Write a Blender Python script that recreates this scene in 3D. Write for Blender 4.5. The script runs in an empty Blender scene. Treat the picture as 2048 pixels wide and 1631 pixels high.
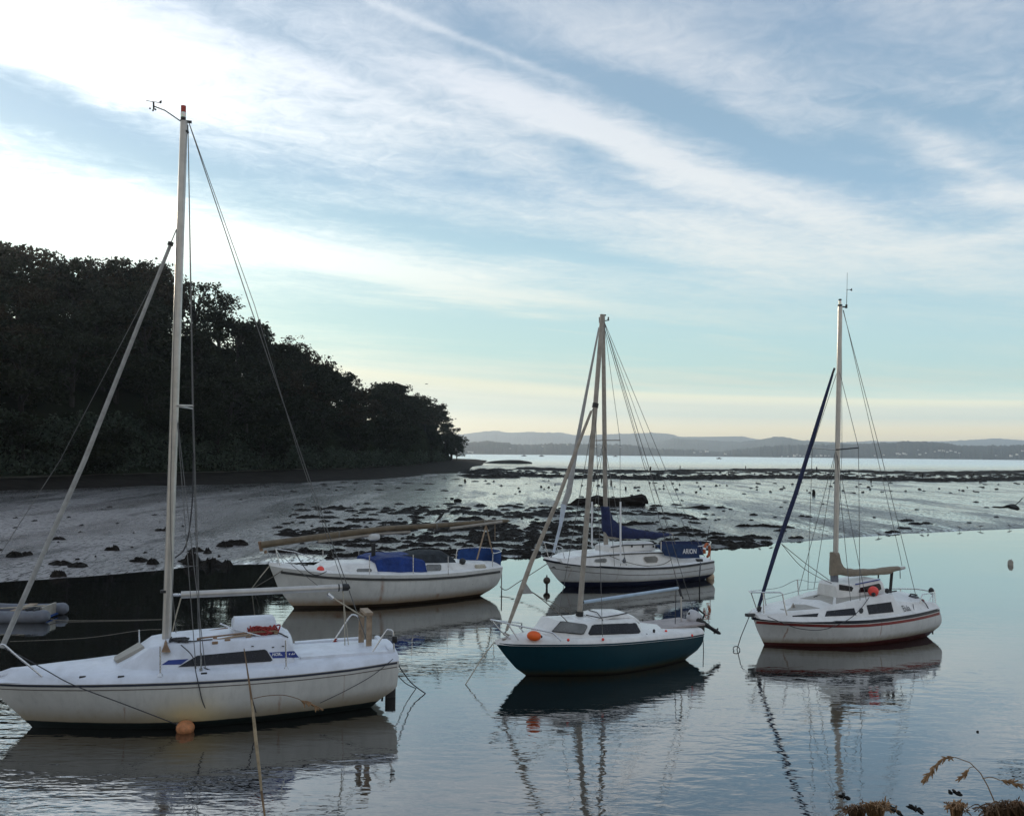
import bpy, bmesh, math, random
import numpy as np
from mathutils import Vector, Matrix
from mathutils.bvhtree import BVHTree
random.seed(7); rng = np.random.default_rng(11)
SC = bpy.context.scene; COL = SC.collection; R = math.radians

# ------------------------------------------------------------------ camera
F, CX, CY, EYE = 1820., 1024., 815.5, 4.7
PIT, ROL = math.atan(90/1820.), R(0.6)
fwd = np.array([0, math.cos(PIT), math.sin(PIT)]); up0 = np.array([0, -math.sin(PIT), math.cos(PIT)]); rt0 = np.array([1., 0, 0])
rt = math.cos(ROL)*rt0+math.sin(ROL)*up0; upv = -math.sin(ROL)*rt0+math.cos(ROL)*up0
EYEP = np.array([0, 0, EYE])
def ray(px, py):
    d = fwd+rt*(px-CX)/F-upv*(py-CY)/F
    return d/np.linalg.norm(d)
def ground(px, py, z=0.):                       # sight line meets the level z
    d = ray(px, py); return EYEP+d*((z-EYE)/d[2])
def at(px, py, y):                              # sight line at y metres ahead
    d = ray(px, py); return EYEP+d*(y/d[1])
cd = bpy.data.cameras.new('camera'); cam = bpy.data.objects.new('camera', cd); COL.objects.link(cam)
cd.sensor_width = 36; cd.lens = 36*F/2048; cd.clip_start = .1; cd.clip_end = 30000
M = Matrix(((rt[0], upv[0], -fwd[0], 0), (rt[1], upv[1], -fwd[1], 0), (rt[2], upv[2], -fwd[2], EYE), (0, 0, 0, 1)))
cam.matrix_world = M; SC.camera = cam

# ------------------------------------------------------------------ materials
def lin(c):
    return tuple(((v/255)/12.92 if v/255 <= .04045 else ((v/255+.055)/1.055)**2.4) for v in c)
class NT:
    def __init__(s, nt): s.t = nt; s.n = nt.nodes; s.l = nt.links
    def new(s, typ, **kw):
        n = s.n.new(typ)
        for k, v in kw.items(): setattr(n, k, v)
        return n
    def link(s, a, b): s.l.new(a, b)
    def val(s, sock, v):
        if isinstance(v, bpy.types.NodeSocket): s.l.new(v, sock)
        else: sock.default_value = v
    def math(s, op, a, b=None, c=None, clamp=False):
        n = s.new('ShaderNodeMath', operation=op); n.use_clamp = clamp; s.val(n.inputs[0], a)
        if b is not None: s.val(n.inputs[1], b)
        if c is not None: s.val(n.inputs[2], c)
        return n.outputs[0]
    def vmath(s, op, a, b=None):
        n = s.new('ShaderNodeVectorMath', operation=op); s.val(n.inputs[0], a)
        if b is not None: s.val(n.inputs[1], b)
        return n.outputs[1] if op in ('DOT_PRODUCT', 'LENGTH') else n.outputs[0]
    def mix(s, f, a, b):
        n = s.new('ShaderNodeMix', data_type='RGBA'); s.val(n.inputs[0], f)
        for i, v in ((6, a), (7, b)):
            if isinstance(v, tuple) and len(v) == 3: v = v+(1,)
            s.val(n.inputs[i], v)
        return n.outputs[2]
    def noise(s, vec, scale, detail=4, rough=.55, dist=0.):
        n = s.new('ShaderNodeTexNoise'); n.inputs['Scale'].default_value = scale; n.inputs['Detail'].default_value = detail
        n.inputs['Roughness'].default_value = rough; n.inputs['Distortion'].default_value = dist
        if vec is not None: s.link(vec, n.inputs['Vector'])
        return n.outputs[0]
    def rng(s, v, a, b, c=0., d=1., smooth=False):
        n = s.new('ShaderNodeMapRange'); n.clamp = True
        if smooth: n.interpolation_type = 'SMOOTHSTEP'
        s.val(n.inputs[0], v)
        for i, x in enumerate((a, b, c, d)): n.inputs[i+1].default_value = x
        return n.outputs[0]
    def mapping(s, vec, loc=(0, 0, 0), rot=(0, 0, 0), scale=(1, 1, 1), typ='POINT'):
        n = s.new('ShaderNodeMapping', vector_type=typ); s.link(vec, n.inputs[0])
        n.inputs[1].default_value = loc; n.inputs[2].default_value = rot; n.inputs[3].default_value = scale
        return n.outputs[0]
    def ramp(s, f, stops, interp='LINEAR'):
        n = s.new('ShaderNodeValToRGB'); cr = n.color_ramp; cr.interpolation = interp
        while len(cr.elements) < len(stops): cr.elements.new(.5)
        for e, (p, c) in zip(cr.elements, stops): e.position = p; e.color = tuple(c)+(1,)
        s.val(n.inputs[0], f); return n.outputs[0]
def newmat(name):
    m = bpy.data.materials.new(name); m.use_nodes = True; t = NT(m.node_tree)
    bs = t.n['Principled BSDF']; return m, t, bs
MATS = {}
def mat(name, col, rough=.5, metal=0., var=.18, vs=6., bump=0., bs_=40., spec=.5, bd=.01, grime=0., grimecol=(.12, .085, .05)):
    if name in MATS: return MATS[name]
    m, t, b = newmat(name)
    co = t.new('ShaderNodeTexCoord').outputs['Object']
    n = t.noise(co, vs, 5, .6)
    f = t.rng(n, .3, .7, 1-var, 1+var)
    mul = t.new('ShaderNodeMix', data_type='RGBA', blend_type='MULTIPLY'); mul.inputs[0].default_value = 1
    mul.inputs[6].default_value = col+(1,); t.link(f, mul.inputs[7]); c = mul.outputs[2]
    if grime:
        g = t.noise(t.mapping(co, scale=(1, 1, .35)), vs*.7, 7, .7)
        c = t.mix(t.rng(g, .5, .75, 0, grime), c, grimecol)
    t.link(c, b.inputs['Base Color'])
    t.val(b.inputs['Roughness'], t.rng(t.noise(co, vs*2.3, 3), .3, .7, max(.02, rough-.1), min(1, rough+.12)))
    b.inputs['Metallic'].default_value = metal; b.inputs['Specular IOR Level'].default_value = spec
    if bump:
        bn = t.new('ShaderNodeBump'); bn.inputs['Strength'].default_value = bump; bn.inputs['Distance'].default_value = bd
        t.link(t.noise(co, bs_, 4), bn.inputs['Height']); t.link(bn.outputs[0], b.inputs['Normal'])
    MATS[name] = m; return m
def hullmat(name, col, boot, zboot, zstain, staincol=(.2, .13, .06), stain=.7, slope=0., rust=None, painted_glint=None):
    """painted topsides, antifouling below a waterline and a ragged tide stain above it"""
    m, t, b = newmat(name)
    co = t.new('ShaderNodeTexCoord').outputs['Object']
    sp = t.new('ShaderNodeSeparateXYZ'); t.link(co, sp.inputs[0]); z = t.math('SUBTRACT', sp.outputs[2], t.math('MULTIPLY', sp.outputs[0], slope))
    n1 = t.noise(co, 2.2, 6, .65); n2 = t.noise(t.mapping(co, scale=(3, 3, .5)), 3., 6, .7)
    c = t.mix(t.rng(n1, .3, .7), tuple(v*.88 for v in col), tuple(min(1, v*1.06) for v in col))
    c = t.mix(t.rng(n2, .5, .78, 0, .5), c, tuple(v*.6 for v in col))
    zz = t.math('ADD', z, t.math('MULTIPLY', t.math('SUBTRACT', n2, .5), .22))
    c = t.mix(t.rng(zz, zboot, zboot+zstain, stain, 0, True), c, staincol)
    if painted_glint:  # warm sun glint on the topsides, painted into the hull colour
        px_, pz_, rx_, rz_, pc_ = painted_glint
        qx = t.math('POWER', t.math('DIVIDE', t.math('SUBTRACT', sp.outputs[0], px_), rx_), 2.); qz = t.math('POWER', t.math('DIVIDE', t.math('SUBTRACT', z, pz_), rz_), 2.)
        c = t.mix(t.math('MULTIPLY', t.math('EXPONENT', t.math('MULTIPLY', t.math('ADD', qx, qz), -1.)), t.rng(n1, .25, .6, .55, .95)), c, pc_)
    if rust:
        for (rx, rz0, rz1, w) in rust:
            dx = t.math('ABSOLUTE', t.math('ADD', t.math('SUBTRACT', sp.outputs[0], rx), t.math('MULTIPLY', t.math('SUBTRACT', n2, .5), .12)))
            f = t.math('MULTIPLY', t.rng(dx, 0, w, 1., 0, True), t.math('MULTIPLY', t.math('MULTIPLY', t.rng(n1, .35, .65, .1, .85), t.rng(z, rz0, rz0+.15)), t.rng(z, rz1-.05, rz1, 1, 0)))
            c = t.mix(f, c, (.25, .1, .03))
    zb = t.math('ADD', z, t.math('MULTIPLY', t.math('SUBTRACT', n1, .5), .03))
    c = t.mix(t.rng(zb, zboot-.008, zboot+.008, 1, 0), c, boot)
    t.link(c, b.inputs['Base Color'])
    t.val(b.inputs['Roughness'], t.rng(n1, .3, .7, .3, .5)); b.inputs['Specular IOR Level'].default_value = .4
    return m
WHITE = (.66, .66, .64)
gel = mat('gelcoat', (.72, .71, .68), .35, var=.1, vs=3, grime=.35, grimecol=(.3, .28, .24))
gelb = mat('deck_gelcoat', (.66, .69, .75), .42, var=.1, vs=3, grime=.35, grimecol=(.33, .32, .3))
nonskid = mat('nonskid_deck', (.36, .34, .3), .75, var=.14, vs=5, bump=.3, bs_=160)
glass = mat('tinted_acrylic', (.009, .009, .012), .2, var=.3, vs=7, spec=.35, grime=.3, grimecol=(.025, .022, .022))
glassg = mat('grey_cabin_glass', (.12, .12, .11), .18, var=.4, vs=3, spec=.7, grime=.4, grimecol=(.2, .19, .17))
alu = mat('anodised_aluminium', (.5, .48, .45), .38, .55, var=.12, vs=5, grime=.3, grimecol=(.3, .27, .22))
alud = mat('weathered_spar', (.33, .3, .26), .5, .25, var=.2, vs=6, grime=.4, grimecol=(.15, .12, .09))
alub = mat('pale_blue_spar', (.38, .48, .58), .45, .2, var=.1)
steel = mat('stainless_tube', (.62, .62, .62), .25, .85, var=.08)
wire = mat('rigging_wire', (.13, .13, .13), .5, .4, var=.1)
rope = mat('grey_rope', (.16, .145, .12), .9, var=.3, vs=40, bump=.5, bs_=200)
ropel = mat('pale_rope', (.42, .38, .3), .9, var=.25, vs=40)
roped = mat('dark_rope', (.05, .05, .055), .9, var=.3, vs=40)
redrope = mat('red_rope', (.28, .035, .03), .85, var=.35, vs=40)
furl = mat('furled_sailcloth', (.34, .34, .33), .75, var=.2, vs=8, bump=.5, bs_=25, grime=.4, grimecol=(.25, .22, .18))
furlt = mat('stained_sailcloth', (.33, .29, .24), .8, var=.25, vs=8, bump=.5, bs_=25, grime=.5)
furlb = mat('blue_white_sailcloth', (.5, .56, .64), .75, var=.15, vs=8, bump=.4, bs_=25)
navy = mat('navy_canvas', (.012, .02, .075), .85, var=.35, vs=9, bump=.6, bs_=30)
navyl = mat('navy_furler_canvas', (.011, .017, .055), .8, var=.35, vs=9, bump=.5, bs_=30)
blue = mat('blue_tarpaulin', (.008, .032, .16), .65, var=.35, vs=4, bump=1., bs_=5, bd=.09, spec=.3)
bluec = mat('blue_canvas', (.01, .05, .19), .8, var=.25, vs=6, bump=.5, bs_=18)
greytarp = mat('dark_grey_canvas', (.035, .04, .045), .85, var=.35, vs=4, bump=1., bs_=5, bd=.09, spec=.15)
beige = mat('beige_canvas', (.24, .2, .15), .85, var=.2, vs=8, bump=.8, bs_=22)
wood = mat('weathered_wood', (.3, .22, .15), .75, var=.3, vs=12, bump=.4, bs_=60)
teak = mat('teak_rail', (.24, .15, .09), .6, var=.3, vs=14)
mastwood = mat('varnished_spruce', (.125, .092, .052), .55, var=.35, vs=6, grime=.5, grimecol=(.06, .045, .03))
stripe = mat('dark_blue_stripe', (.03, .035, .055), .4, var=.15)
stripek = mat('black_stripe', (.012, .016, .025), .4, var=.15)
striper = mat('red_stripe', (.21, .028, .022), .45, var=.3, vs=3)
stripeg = mat('grey_rubbing_strake', (.05, .052, .05), .6, var=.2)
stripeb = mat('brown_thin_stripe', (.12, .1, .09), .5, var=.2)
bluep = mat('blue_panel', (.008, .03, .2), .4, var=.1)
white = mat('white_paint', (.75, .75, .75), .5, var=.05)
black = mat('black_plastic', (.015, .015, .016), .5, var=.2)
orange = mat('orange_plastic', (.85, .13, .015), .45, var=.12)
coral = mat('coral_red_plastic', (.8, .07, .05), .5, var=.15)
rusty = mat('faded_orange_buoy', (.5, .2, .08), .7, var=.35, vs=14, grime=.6, grimecol=(.22, .12, .06))
redlens = mat('red_lens', (.35, .03, .015), .25, var=.1)
m_, t_, b_ = newmat('clear_lens'); MATS['clear_lens'] = m_; b_.inputs['Base Color'].default_value = (.9, .88, .8, 1); b_.inputs['Roughness'].default_value = .15; b_.inputs['Subsurface Weight'].default_value = .9; b_.inputs['Subsurface Scale'].default_value = .1
lens = m_
drum = mat('white_drum', (.55, .56, .55), .5, var=.15)
greyhyp = mat('grey_rubber', (.13, .14, .165), .6, var=.2, vs=5, grime=.4, grimecol=(.15, .14, .13))
cowl = mat('grey_engine_cover', (.5, .5, .52), .35, var=.2)
birdm = mat('dark_plumage', (.012, .011, .01), .7, var=.3)
gullm = mat('grey_plumage', (.16, .16, .16), .7, var=.3)
logm = mat('wet_black_timber', (.014, .011, .009), .8, var=.5, vs=2, bump=.8, bs_=4, spec=.12)
stonem = mat('dark_weedy_stone', (.014, .013, .011), .8, var=.5, vs=.6, bump=.6, bs_=3, spec=.1)

# ------------------------------------------------------------------ mesh helpers
class MB:
    def __init__(s): s.v = []; s.f = []
    def add(s, v, f):
        o = len(s.v); s.v += [tuple(map(float, p)) for p in v]; s.f += [tuple(i+o for i in q) for q in f]; return s
    def tube(s, pts, r, n=8, smooth=False, caps=True, flat=1.):
        pts = [Vector(tuple(map(float, p))) for p in pts]
        rs = list(r) if hasattr(r, '__len__') else [r]*len(pts)
        if smooth and len(pts) > 2:
            q, rr = [], []
            for i in range(len(pts)-1):
                p0, p1, p2, p3 = pts[max(i-1, 0)], pts[i], pts[i+1], pts[min(i+2, len(pts)-1)]
                for k in range(5):
                    t = k/5; q.append(.5*((2*p1)+(p2-p0)*t+(2*p0-5*p1+4*p2-p3)*t*t+(3*p1-p0-3*p2+p3)*t**3)); rr.append(rs[i]*(1-t)+rs[i+1]*t)
            q.append(pts[-1]); rr.append(rs[-1]); pts, rs = q, rr
        V, Fc = [], []; nrm = None
        for i, p in enumerate(pts):
            d = (pts[min(i+1, len(pts)-1)]-pts[max(i-1, 0)])
            d = d.normalized() if d.length > 1e-9 else Vector((0, 0, 1))
            if nrm is None:
                nrm = d.cross(Vector((0, 0, 1)) if abs(d.z) < .9 else Vector((0, 1, 0))).normalized()
            else:
                nrm = (nrm-d*nrm.dot(d)).normalized()
            b = d.cross(nrm)
            for k in range(n):
                a = 2*math.pi*k/n; V.append(p+nrm*(math.cos(a)*rs[i])+b*(math.sin(a)*rs[i]*flat))
        for i in range(len(pts)-1):
            for k in range(n):
                Fc.append((i*n+k, i*n+(k+1) % n, (i+1)*n+(k+1) % n, (i+1)*n+k))
        if caps: Fc.append(tuple(range(n-1, -1, -1))); Fc.append(tuple(range((len(pts)-1)*n, len(pts)*n)))
        return s.add(V, Fc)
    def box(s, c, size, ax=None, bev=0.):
        bm = bmesh.new(); bmesh.ops.create_cube(bm, size=1)
        for v in bm.verts: v.co = Vector((v.co.x*size[0], v.co.y*size[1], v.co.z*size[2]))
        if bev: bmesh.ops.bevel(bm, geom=bm.edges[:], offset=bev, segments=2, affect='EDGES', profile=.5)
        bm.verts.index_update(); A = ax or Matrix.Identity(3); c = Vector(tuple(map(float, c)))
        s.add([A@v.co+c for v in bm.verts], [[v.index for v in f.verts] for f in bm.faces]); bm.free(); return s
    def ell(s, c, r, ax=None, nu=12, nv=8, jag=0., pw=1.):
        V, Fc = [], []; A = ax or Matrix.Identity(3); c = Vector(tuple(map(float, c)))
        if not hasattr(r, '__len__'): r = (r, r, r)
        for j in range(nv+1):
            th = math.pi*j/nv
            for i in range(nu):
                a = 2*math.pi*i/nu; k = 1+random.uniform(-jag, jag)
                ct, st = math.cos(th), math.sin(th)
                ct = math.copysign(abs(ct)**pw, ct); st = abs(st)**pw
                V.append(A@Vector((r[0]*st*math.cos(a)*k, r[1]*st*math.sin(a)*k, r[2]*ct*k))+c)
        for j in range(nv):
            for i in range(nu): Fc.append((j*nu+i, (j+1)*nu+i, (j+1)*nu+(i+1) % nu, j*nu+(i+1) % nu))
        return s.add(V, Fc)
    def slab(s, poly, n, t0, t1, inset=0.):
        """closed slab: the outline moved t0 and t1 along n"""
        n = Vector(n).normalized(); P = [Vector(tuple(map(float, p))) for p in poly]; k = len(P)
        s.add([p+n*t1 for p in P]+[p+n*t0 for p in P], [tuple(range(k)), tuple(range(2*k-1, k-1, -1))]+[(i, i+k, (i+1) % k+k, (i+1) % k) for i in range(k)]); return s
    def obj(s, name, m, parent=None, smooth=True, angle=40):
        me = bpy.data.meshes.new(name); me.from_pydata(s.v, [], s.f); me.validate()
        bm = bmesh.new(); bm.from_mesh(me)
        big = [f for f in bm.faces if len(f.verts) > 4]
        if big: bmesh.ops.triangulate(bm, faces=big)
        bmesh.ops.recalc_face_normals(bm, faces=bm.faces[:])
        if smooth:
            for f in bm.faces: f.smooth = True
            ca = math.radians(angle)
            for e in bm.edges:
                if len(e.link_faces) == 2 and e.calc_face_angle(0) > ca: e.smooth = False
        bm.to_mesh(me); bm.free()
        for x in (m if isinstance(m, (list, tuple)) else [m]): me.materials.append(x)
        o = bpy.data.objects.new(name, me); COL.objects.link(o)
        if parent is not None: o.parent = parent
        return o
def tag(o, label=None, cat=None, group=None, kind=None):
    if label: o['label'] = label
    if cat: o['category'] = cat
    if group: o['group'] = group
    if kind: o['kind'] = kind
    return o
def empty(name, loc, rz, label, cat, group=None):
    o = bpy.data.objects.new(name, None); COL.objects.link(o); o.location = loc; o.rotation_euler = (0, 0, rz); o.empty_display_size = .2
    return tag(o, label, cat, group)
def npmesh(name, V, Fc, mats, mi=None, smooth=False):
    me = bpy.data.meshes.new(name); V = np.asarray(V, np.float32); Fc = np.asarray(Fc, np.int32); k = Fc.shape[1]
    me.vertices.add(len(V)); me.vertices.foreach_set('co', V.ravel())
    me.loops.add(Fc.size); me.loops.foreach_set('vertex_index', Fc.ravel())
    me.polygons.add(len(Fc)); me.polygons.foreach_set('loop_start', np.arange(0, Fc.size, k, dtype=np.int32))
    for m in mats: me.materials.append(m)
    if mi is not None: me.polygons.foreach_set('material_index', np.asarray(mi, np.int32))
    if smooth: me.polygons.foreach_set('use_smooth', np.ones(len(Fc), bool))
    me.update(calc_edges=True); return me
def textmesh(txt, shear=0., bold=0.):
    c = bpy.data.curves.new('lettering', 'FONT'); c.body = txt; c.shear = shear; c.offset = bold; c.size = 1; c.resolution_u = 3
    o = bpy.data.objects.new('lettering', c); COL.objects.link(o); dg = bpy.context.evaluated_depsgraph_get()
    me = bpy.data.meshes.new_from_object(o.evaluated_get(dg)); COL.objects.unlink(o); bpy.data.objects.remove(o); bpy.data.curves.remove(c)
    V = np.array([v.co[:] for v in me.vertices]); Fc = [tuple(p.vertices) for p in me.polygons]; bpy.data.meshes.remove(me)
    V[:, :2] -= V[:, :2].min(0); return V, Fc
def interp(xs, ys): 
    o = np.argsort(xs); xs = np.asarray(xs, float)[o]; ys = np.asarray(ys, float)[o]
    return lambda x: float(np.interp(x, xs, ys))

# ------------------------------------------------------------------ boats
class Boat:
    def __init__(s, name, wl, ang, label, cat):
        s.o = ground(*wl); a = R(ang); s.a = a
        s.ax = np.array([math.cos(a), math.sin(a), 0]); s.ay = np.array([-math.sin(a), math.cos(a), 0])
        s.root = empty(name, s.o, a, label, cat)
        s.eye = s.loc(EYEP)
    def loc(s, p): d = np.asarray(p, float)-s.o; return np.array([d@s.ax, d@s.ay, d[2]])
    def wor(s, p): return s.o+s.ax*p[0]+s.ay*p[1]+np.array([0, 0, p[2]])
    def dir(s, px, py): d = ray(px, py); return np.array([d@s.ax, d@s.ay, d[2]])
    def P(s, px, py, y=0.):                      # sight line meets the fore-and-aft plane y
        d = s.dir(px, py); return s.eye+d*((y-s.eye[1])/d[1])
    def G(s, px, py, z=0.): return s.loc(ground(px, py, z))
    def near(s, px, py):                         # point on the near gunwale line
        y = -.8*s.beam
        for _ in range(6):
            p = s.P(px, py, y); y = -s.b((p[0]-s.x0)/(s.x1-s.x0))
        return s.P(px, py, y)
    def b(s, t):
        t = min(max(t, 0), 1)
        if t < s.tm: return s.beam*(1-(1-t/s.tm)**s.bp)
        u = (t-s.tm)/(1-s.tm); return s.beam*(1-(1-s.tr)*u**2.2)
    def bx(s, x): return s.b((x-s.x0)/(s.x1-s.x0))
    def hull(s, stem, sheer, stern, beam, m, tm=.5, tr=.72, bp=2.1, zlo=-.5, kb=1.25, km=3.0, ks=2.4):
        s.beam, s.tm, s.tr, s.bp = beam, tm, tr, bp
        st = [s.P(*p) for p in stem]; sn = [s.P(p[0], p[1], -beam*tr*(.95-.33*i/max(1, len(stern)-1))) for i, p in enumerate(stern)]
        s.x0, s.x1 = st[0][0], sn[0][0]
        sh = [s.near(*p) for p in sheer]
        s.zs = interp([p[0] for p in sh], [p[2] for p in sh])
        def prof(P):
            z = [p[2] for p in P]; x = [p[0] for p in P]; o = np.argsort(z); z = np.array(z)[o]; x = np.array(x)[o]
            return lambda q: float(np.interp(q, z, x)) if q >= z[0] else float(x[0]+(x[1]-x[0])/(z[1]-z[0])*(q-z[0])*.7)
        fs, fe = prof(st), prof(sn); NT_, NS = 56, 16; V = []
        ti = [i/NT_ for i in range(NT_+1)]; ti = [t**1.25 for t in ti]
        z0t, z1t = s.zs(s.x0), s.zs(s.x1)
        for j in range(NS+1):
            q = (j/NS)**.9
            xa = fs(zlo+(z0t-zlo)*q); xb = fe(zlo+(z1t-zlo)*q)
            for t in ti:
                zt = s.zs(s.x0+(s.x1-s.x0)*t); z = zlo+(zt-zlo)*q
                k = kb+(km-kb)*min(1, t/.45) if t < .45 else km+(ks-km)*(t-.45)/.55
                y = s.b(t)*(1-(1-q)**k)**.85
                V.append((xa+(xb-xa)*t, -y, z))
        n = len(V); W = NT_+1
        V += [(x, -y, z) for x, y, z in V]; Fc = []
        for j in range(NS):
            for i in range(NT_):
                a = j*W+i; Fc.append((a, a+1, a+W+1, a+W)); Fc.append((n+a, n+a+W, n+a+W+1, n+a+1))
            a = j*W+NT_; Fc.append((a, n+a, n+a+W, a+W))
        mb = MB().add(V, Fc); o = mb.obj('hull', m, s.root, angle=50)
        s.hv = BVHTree.FromPolygons([Vector(v) for v in V], Fc)
        return o
    def band(s, name, m, dz, h, t0=.0, t1=1., out=.006, both=True):
        """strip along the topsides, dz below the gunwale"""
        V, Fc = [], []; N = 60
        for side in (-1, 1) if both else (-1,):
            o = len(V)
            for i in range(N+1):
                t = t0+(t1-t0)*i/N; x = s.x0+(s.x1-s.x0)*t; zt = s.zs(x)
                row = []
                for z in (zt-dz, zt-dz-h):
                    hit = s.hv.ray_cast(Vector((x, side*4, z)), Vector((0, -side, 0)))
                    y = hit[0].y if hit[0] else side*s.b(t)
                    if hit[0] is None or abs(y) < .002: y = side*.01
                    row.append((y, z))
                (y1, z1), (y2, z2) = row
                V += [(x, y1-side*.004, z1), (x, y1+side*out, z1), (x, y2+side*out, z2), (x, y2-side*.004, z2)]
            for i in range(N):
                a = o+4*i
                for k in range(3): Fc.append((a+k, a+k+1, a+k+5, a+k+4))
            Fc.append((o, o+1, o+2, o+3)); e = o+4*N; Fc.append((e+3, e+2, e+1, e))
        return MB().add(V, Fc).obj(name, m, s.root)
    def deck(s, m, e=.1, h=.1, camber=.06, t0=0., t1=1.):
        V, Fc = [], []; N = 50; prof = [(1, 0), (2, 0), (3, 0)]
        for i in range(N+1):
            t = t0+(t1-t0)*i/N; x = s.x0+(s.x1-s.x0)*t; b = s.b(t); z = s.zs(x); bi = max(b-e, b*.3)
            hh = h*min(1, b/.25)
            ys = [(b+.004, z-.002), (b-(b-bi)*.25, z+hh*.6), (bi, z+hh), (bi*.5, z+hh+camber*.75), (0, z+hh+camber)]
            V += [(x, -y, zz) for y, zz in ys]+[(x, y, zz) for y, zz in ys[-2::-1]]
        for i in range(N):
            for k in range(8): a = i*9+k; Fc.append((a, a+1, a+10, a+9))
        Fc.append(tuple(range(N*9, N*9+9)))
        s.dh = h+camber; mb = MB().add(V, Fc); o = mb.obj('deck', m, s.root)
        s.dv = BVHTree.FromPolygons([Vector(v) for v in V], Fc)
        return o
    def dz(s, x, y):                              # deck height
        h = s.dv.ray_cast(Vector((x, y, 9)), Vector((0, 0, -1))); return h[0].z if h[0] else s.zs(x)+.05
    def cabin(s, name, m, top, edge, w, ytop=.45, zbot=None, parent=0, nx=30, xr=None, rnd=.035, store=None, caps=True):
        """lofted superstructure: top = roof line (far side of the roof), edge = near roof edge, w = [(px, half width at edge, at foot)]"""
        wx = [s.P(p[0], edge[0][1], -p[1])[0] for p in w]; wt = interp(wx, [p[1] for p in w]); wb = interp(wx, [p[2] for p in w])
        E = []
        for p in edge:
            y = -.7
            for _ in range(5): q = s.P(p[0], p[1], y); y = -wt(q[0])
            E.append(s.P(p[0], p[1], y))
        T = [s.P(p[0], p[1], ytop*wt(s.P(p[0], p[1], 0)[0])) for p in top]
        ze = interp([p[0] for p in E], [p[2] for p in E]); zt = interp([p[0] for p in T], [p[2] for p in T])
        xa, xb = (E[0][0], E[-1][0]) if xr is None else xr
        V, Fc = [], []; xs = sorted(set([xa+(xb-xa)*i/nx for i in range(nx+1)]+[p[0] for p in E if xa < p[0] < xb]+[p[0] for p in T if xa < p[0] < xb]))
        for x in xs:
            a, b, e = wt(x), wb(x), ze(x); c = max(zt(x), e+.004)
            z0 = zbot(x) if zbot else s.zs(x)-.02
            z0 = min(z0, e-.01); r = min(rnd, (e-z0)*.4, a*.4)
            h = [(b, z0), (a+(b-a)*.5, (z0+e)/2), (a+(b-a)*.12, e-r), (a-r*.35, e-r*.15+.002), (a-r*1.2, e+(c-e)*.25), (a*.62, e+(c-e)*.72), (a*.3, e+(c-e)*.95), (0, c)]
            V += [(x, -y, z) for y, z in h]+[(x, y, z) for y, z in h[-2::-1]]
        W = 15
        for i in range(len(xs)-1):
            for k in range(W-1): a = i*W+k; Fc.append((a, a+1, a+W+1, a+W))
        if caps: Fc.append(tuple(range(W))); Fc.append(tuple(range((len(xs)-1)*W, len(xs)*W)))
        o = MB().add(V, Fc).obj(name, m, s.root if parent == 0 else parent, angle=32)
        if parent is None: o.location = s.o; o.rotation_euler = (0, 0, s.a)
        bv = BVHTree.FromPolygons([Vector(v) for v in V], [f for f in Fc])
        if store: setattr(s, store, bv)
        return o
    def hit(s, bv, px, py, yfall=None):
        d = s.dir(px, py); h = bv.ray_cast(Vector(s.eye), Vector(d))
        if h[0] is None: return None
        return np.array(h[0])
    def decal(s, name, m, bv, poly, off=.006, th=.02, sub=4, parent=None, normal=None):
        pts = []
        for i in range(len(poly)):
            a, b = np.array(poly[i], float), np.array(poly[(i+1) % len(poly)], float)
            for k in range(sub): pts.append(a+(b-a)*k/sub)
        H = [s.hit(bv, *p) for p in pts]
        good = [h for h in H if h is not None]
        c = np.mean(good, 0); A = np.array(good)-c; n = np.linalg.svd(A)[2][2]
        if n@(s.eye-c) < 0: n = -n
        out = []
        for p, h in zip(pts, H):
            if h is None or abs((h-c)@n) > .12:
                d = s.dir(*p); h = s.eye+d*(((c-s.eye)@n)/(d@n))
            out.append(h)
        mb = MB().slab(out, n, -th, off)
        o = mb.obj(name, m, parent or s.root, smooth=False); o['_n'] = 0; del o['_n']
        return o, n, out
    def lettering(s, txt, m, bv, p0, p1, hpx, parent, shear=0., bold=0., off=.012):
        V, Fc = textmesh(txt, shear, bold); mid = ((p0[0]+p1[0])/2, (p0[1]+p1[1])/2); hh = [s.hit(bv, p0[0]+i*(p1[0]-p0[0])/8, p0[1]-j*hpx/2) for i in range(9) for j in range(3)]
        hh = [h for h in hh if h is not None]; c = np.mean(hh, 0); nn = np.linalg.svd(np.array(hh)-c)[2][2]
        def on(px, py): d = s.dir(px, py); return s.eye+d*(((c-s.eye)@nn)/(d@nn))
        a, b, u = on(*p0), on(*p1), on(p0[0], p0[1]-hpx)
        ex = (b-a)/V[:, 0].max(); n = np.cross(ex, u-a); n /= np.linalg.norm(n)
        if n@(s.eye-a) < 0: n = -n
        ey = np.cross(n, ex); ey = ey/np.linalg.norm(ey)*np.linalg.norm(u-a)/V[:, 1].max()
        if ey[2] < 0: ey = -ey
        return MB().add([a+ex*v[0]+ey*v[1]+n*off for v in V], Fc).obj('lettering', m, parent, smooth=False)
    def line(s, name, pts, r, m, n=6, smooth=False, parent=0):
        o = MB().tube(pts, r, n, smooth).obj(name, m, s.root if parent == 0 else parent)
        if parent is None: o.location = s.o; o.rotation_euler = (0, 0, s.a)
        return o
    def world(s, o): o.parent = None; o.location = s.o; o.rotation_euler = (0, 0, s.a); return o
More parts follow.
